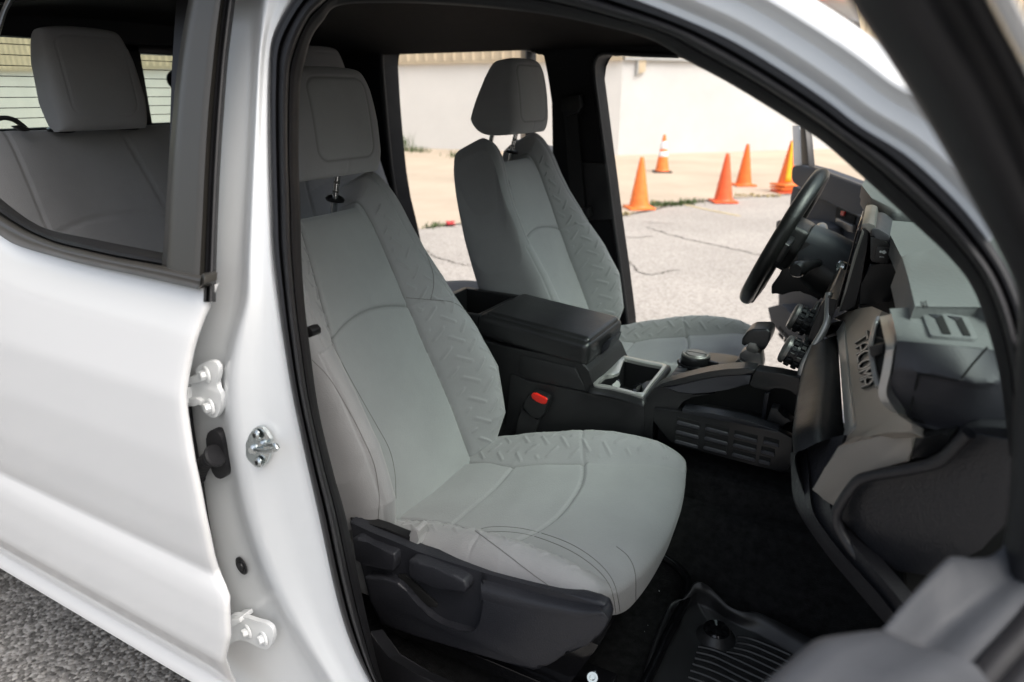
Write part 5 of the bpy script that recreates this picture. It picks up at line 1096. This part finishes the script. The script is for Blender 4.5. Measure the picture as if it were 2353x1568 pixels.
# far rear door, open behind the driver's head restraint
fd = empty('far_rear_door', T); fd['label'] = 'far rear door standing open behind the driver headrest'
g0 = Vector((-1.05, 2.45, 0)); gd = Vector((-.65, .76, 0)); gnv = Vector((.76, .65, 0))
def fdp(name, s0, s1, za, zb, m, th=.05): slab(name, [g0+gd*s0+Vector((0, 0, za)), g0+gd*s1+Vector((0, 0, za)), g0+gd*s1+Vector((0, 0, zb)), g0+gd*s0+Vector((0, 0, zb))], gnv*-th, m, fd, .006)
fdp('door_panel', 0, .90, .60, 1.335, 'door_trim_grey', .09); fdp('window_frame', .78, .90, 1.336, 1.80, 'smooth_black'); fdp('window_frame', 0, .779, 1.74, 1.80, 'smooth_black')
# ================================================================== NEAR FRONT DOOR (open, camera looks over its sill)
nf = empty('front_door', T); nf['label'] = 'open front passenger door, its window frame and trim close by'
bl0 = [(1885, -120, .30), (1950, 0, .32), (2042, 140, .335), (2134, 287, .355), (2218, 434, .38), (2302, 588, .41), (2338, 680, .44), (2336, 800, .46), (2330, 920, .475), (2318, 1150, .50), (2296, 1300, .515), (2284, 1345, .52)]
br0 = [(2215, -120, .26), (2272, 0, .275), (2353, 155, .29), (2420, 300, .31), (2470, 450, .33), (2520, 600, .36), (2540, 700, .39), (2540, 800, .41), (2530, 920, .43), (2500, 1150, .46), (2470, 1300, .48), (2460, 1390, .485)]
L_ = crv(bl0, 60); R_ = crv(br0, 60); fw = np.array(_h[:2]+(0,)); rows = []
for w, o in ((.04, .16), (.0, .06), (.02, .02), (.06, .0), (.25, -.02), (.45, -.03), (.60, -.01), (.72, .035), (.82, .03), (.94, .0), (1.0, .03), (1.0, .16)):
    rows.append([PD(*((a+(b-a)*w)*np.array((1, 1, 1+o)))) for a, b in zip(L_, R_)])
grid('window_frame', rows, 'rubber', nf)
ol = crv([(u+4, v, t-.006) for u, v, t in br0], 60); orr = crv([(u+62, v+8, t-.02) for u, v, t in br0], 60)
grid('frame_outer', [[PD(u, v, t*1.14) for u, v, t in ol], [PD(*p) for p in ol], [PD(*p) for p in orr], [PD(u+6, v, t*1.14) for u, v, t in orr]], 'white_paint', nf)
# trim panel
ridge = [(2330, 1230, .53), (2309, 1259, .525), (2278, 1286, .52), (2247, 1294, .515), (2192, 1286, .51), (2173, 1290, .505), (2137, 1325, .495), (2079, 1391, .475), (2028, 1454, .455), (1975, 1520, .435)]
crease = [(2345, 1290, .515), (2320, 1302, .505), (2294, 1312, .50), (2260, 1338, .49), (2216, 1372, .48), (2190, 1392, .475), (2150, 1424, .468), (2099, 1469, .452), (2060, 1505, .44), (2010, 1560, .42)]
shelf = [(2400, 1372, .485), (2380, 1400, .478), (2353, 1438, .465), (2330, 1464, .458), (2300, 1498, .448), (2280, 1520, .442), (2239, 1568, .428), (2200, 1612, .415), (2160, 1660, .40), (2110, 1720, .385)]
A_ = [crv([PD(*p) for p in r], 50) for r in (ridge, crease, shelf)]
back = [p+np.array((.03, .10, -.12)) for p in A_[0]]
mid = [(a+b)/2+np.array((0, -.003, .006)) for a, b in zip(A_[0], A_[1])]
A1b = [a+(b-a)*.15+np.array((0, 0, -.004)) for a, b in zip(A_[1], A_[2])]; A1c = [a+(b-a)*.6+np.array((0, 0, .004)) for a, b in zip(A_[1], A_[2])]
cols = [crv([r[j] for r in (back, A_[0], mid, A_[1], A1b, A1c, A_[2])], 40) for j in range(50)]
grid('door_trim', cols, 'door_trim_grey', nf)
lobe = [(2060, 1470, .45), (2013, 1452, .447), (1943, 1458, .438), (1884, 1467, .43), (1857, 1481, .425), (1806, 1524, .41), (1756, 1568, .395), (1700, 1620, .38)]
lob2 = [(2110, 1486, .432), (2090, 1482, .428), (2060, 1492, .42), (2010, 1515, .41), (1975, 1540, .40), (1935, 1580, .388), (1890, 1630, .375), (1840, 1680, .36)]
lob3 = [(2255, 1543, .415), (2230, 1555, .41), (2200, 1580, .40), (2160, 1620, .388), (2120, 1660, .378), (2080, 1700, .368), (2040, 1740, .355), (2000, 1780, .345)]
B_ = [crv([PD(*p) for p in r], 40) for r in (lobe, lob2, lob3)]
bk2 = [p+np.array((.01, .08, -.10)) for p in B_[0]]; b4 = [p+np.array((.05, .0, -.08)) for p in B_[2]]
cols = [crv([r[j] for r in (bk2, B_[0], B_[1], B_[2], b4)], 30) for j in range(40)]
grid('pull_handle', cols, 'door_trim_grey', nf)
st1 = [PD(u+6, v+8, t-.004) for u, v, t in shelf]; tube('belt_seal', st1, .009, 'rubber', nf, n=40)
tube('belt_trim', [PD(u+44, v+30, t-.008) for u, v, t in shelf], .006, 'silver_trim', nf, n=40)
tube('outer_seal', [PD(u+66, v+46, t-.012) for u, v, t in shelf], .010, 'rubber', nf, n=40)
# outer skin below the sill of the window, turning away under the camera
sk = [PD(u+90, v+60, t-.02) for u, v, t in shelf]
grid('door_skin', [sk, [p+Vector((.06, -.03, -.10)) for p in sk], [p+Vector((.08, -.04, -.5)) for p in sk]], 'white_paint', nf)
grid('door_inner', [[Vector(p)+Vector((-.01, .06, -.14)) for p in st1], [Vector(p)+Vector((0, .05, -.55)) for p in st1]], 'door_trim_grey', nf)

# ================================================================== FLOOR MAT (lies loose on the carpet)
fm = empty('floor_mat'); tag(fm, 'black ribbed rubber floor mat with raised lip in the passenger footwell', 'floor mat')
fo = [(20, 1750), (80, 1568), (160, 1300), (240, 1050), (340, 790), (420, 600), (470, 530), (540, 500), (620, 475), (700, 385), (755, 292), (830, 268), (930, 310), (1050, 430), (1200, 575), (1380, 650), (1600, 672), (1850, 780), (2123, 920), (2500, 1120)]
fi = [(95, 1750), (150, 1568), (235, 1330), (330, 1090), (420, 860), (480, 740), (545, 690), (620, 640), (690, 590), (750, 550), (790, 545), (840, 568), (930, 605), (1040, 660), (1180, 745), (1380, 850), (1560, 930), (1780, 1060), (2000, 1200), (2350, 1400)]
zo = [.548]*5+[.552, .556, .56, .565, .575, .585, .588, .58, .57, .56, .555, .553, .55, .55, .55]
ro_ = paired([(*Z5(*p), z) for p, z in zip(fo, zo)], 120); ri_ = paired([(*Z5(*p), .516) for p in fi], 120)
a_ = [PZ(*p) for p in ro_]; b_ = [PZ(*p) for p in ri_]
a2 = [p+Vector((-.006, .006, -.004)) for p in a_]; cen = [b.lerp(PZ(*Z5(1900, 2300), .514), .5) for b in b_]; cen2 = [PZ(*Z5(1900, 2300), .514)]*120
grid('mat_tray', [[p+Vector((-.012, .012, -.04)) for p in a_], a2, a_, [a.lerp(b, .5) for a, b in zip(a_, b_)], [a.lerp(b, .9) for a, b in zip(a_, b_)], [b+(c-b)*.04 for b, c in zip(b_, cen)], cen, cen2], 'mat_rubber', fm)
mc = PZ(*Z5(1030, 900), .528)
lathe('clip_mound', [(.044, -.016), (.036, -.010), (.030, .0), (.027, .004)], mc, (0, 0, 1), 'mat_rubber', fm, 32)
lathe('mat_clip', [(.0255, 0), (.026, .005), (.023, .0085), (.016, .006), (.012, .004), (.007, .005), (.006, .009), (0, .0095)], mc, (0, 0, 1), 'gloss_black', fm, 32)
ribs = [((1300, 970), (1450, 990), (1700, 1080), (2000, 1210)), ((1300, 1050), (1480, 1080), (1700, 1170), (2000, 1310)), ((1260, 1115), (1450, 1160), (1700, 1260), (2000, 1400)), ((1160, 1165), (1400, 1220), (1650, 1330), (2000, 1500)), ((795, 1098), (1000, 1145), (1300, 1270), (1700, 1460), (2000, 1600)), ((770, 1172), (1000, 1230), (1300, 1370), (1650, 1530)), ((750, 1248), (1000, 1320), (1300, 1470), (1560, 1600)), ((722, 1324), (1000, 1420), (1300, 1560), (1500, 1660)), ((694, 1408), (950, 1500), (1300, 1670)), ((668, 1495), (900, 1580), (1200, 1720))]
for r in ribs: tube('rib', [PZ(*Z5(*p), .5175) for p in r], .0032, 'mat_rubber', fm, n=24, k=6)
# bits of lint and grit on the carpet and mat
bm = bmesh.new()
for _ in range(70):
    u, v = random.uniform(1480, 2000), random.uniform(1120, 1560); p = PZ(u, v, .503)
    if p.x > .10: continue
    s_ = random.uniform(.0006, .0016); vs_ = [bm.verts.new(p+Vector((random.uniform(-s_, s_)*2, random.uniform(-s_, s_)*2, random.uniform(0, s_)))) for _k in range(4)]
    for f in ((0, 1, 2), (0, 1, 3), (0, 2, 3), (1, 2, 3)): bm.faces.new([vs_[i] for i in f])
tag(bm_obj('lint', bm, 'print_white', None, False), 'pale specks of lint and grit on the black carpet', None, None, 'stuff')
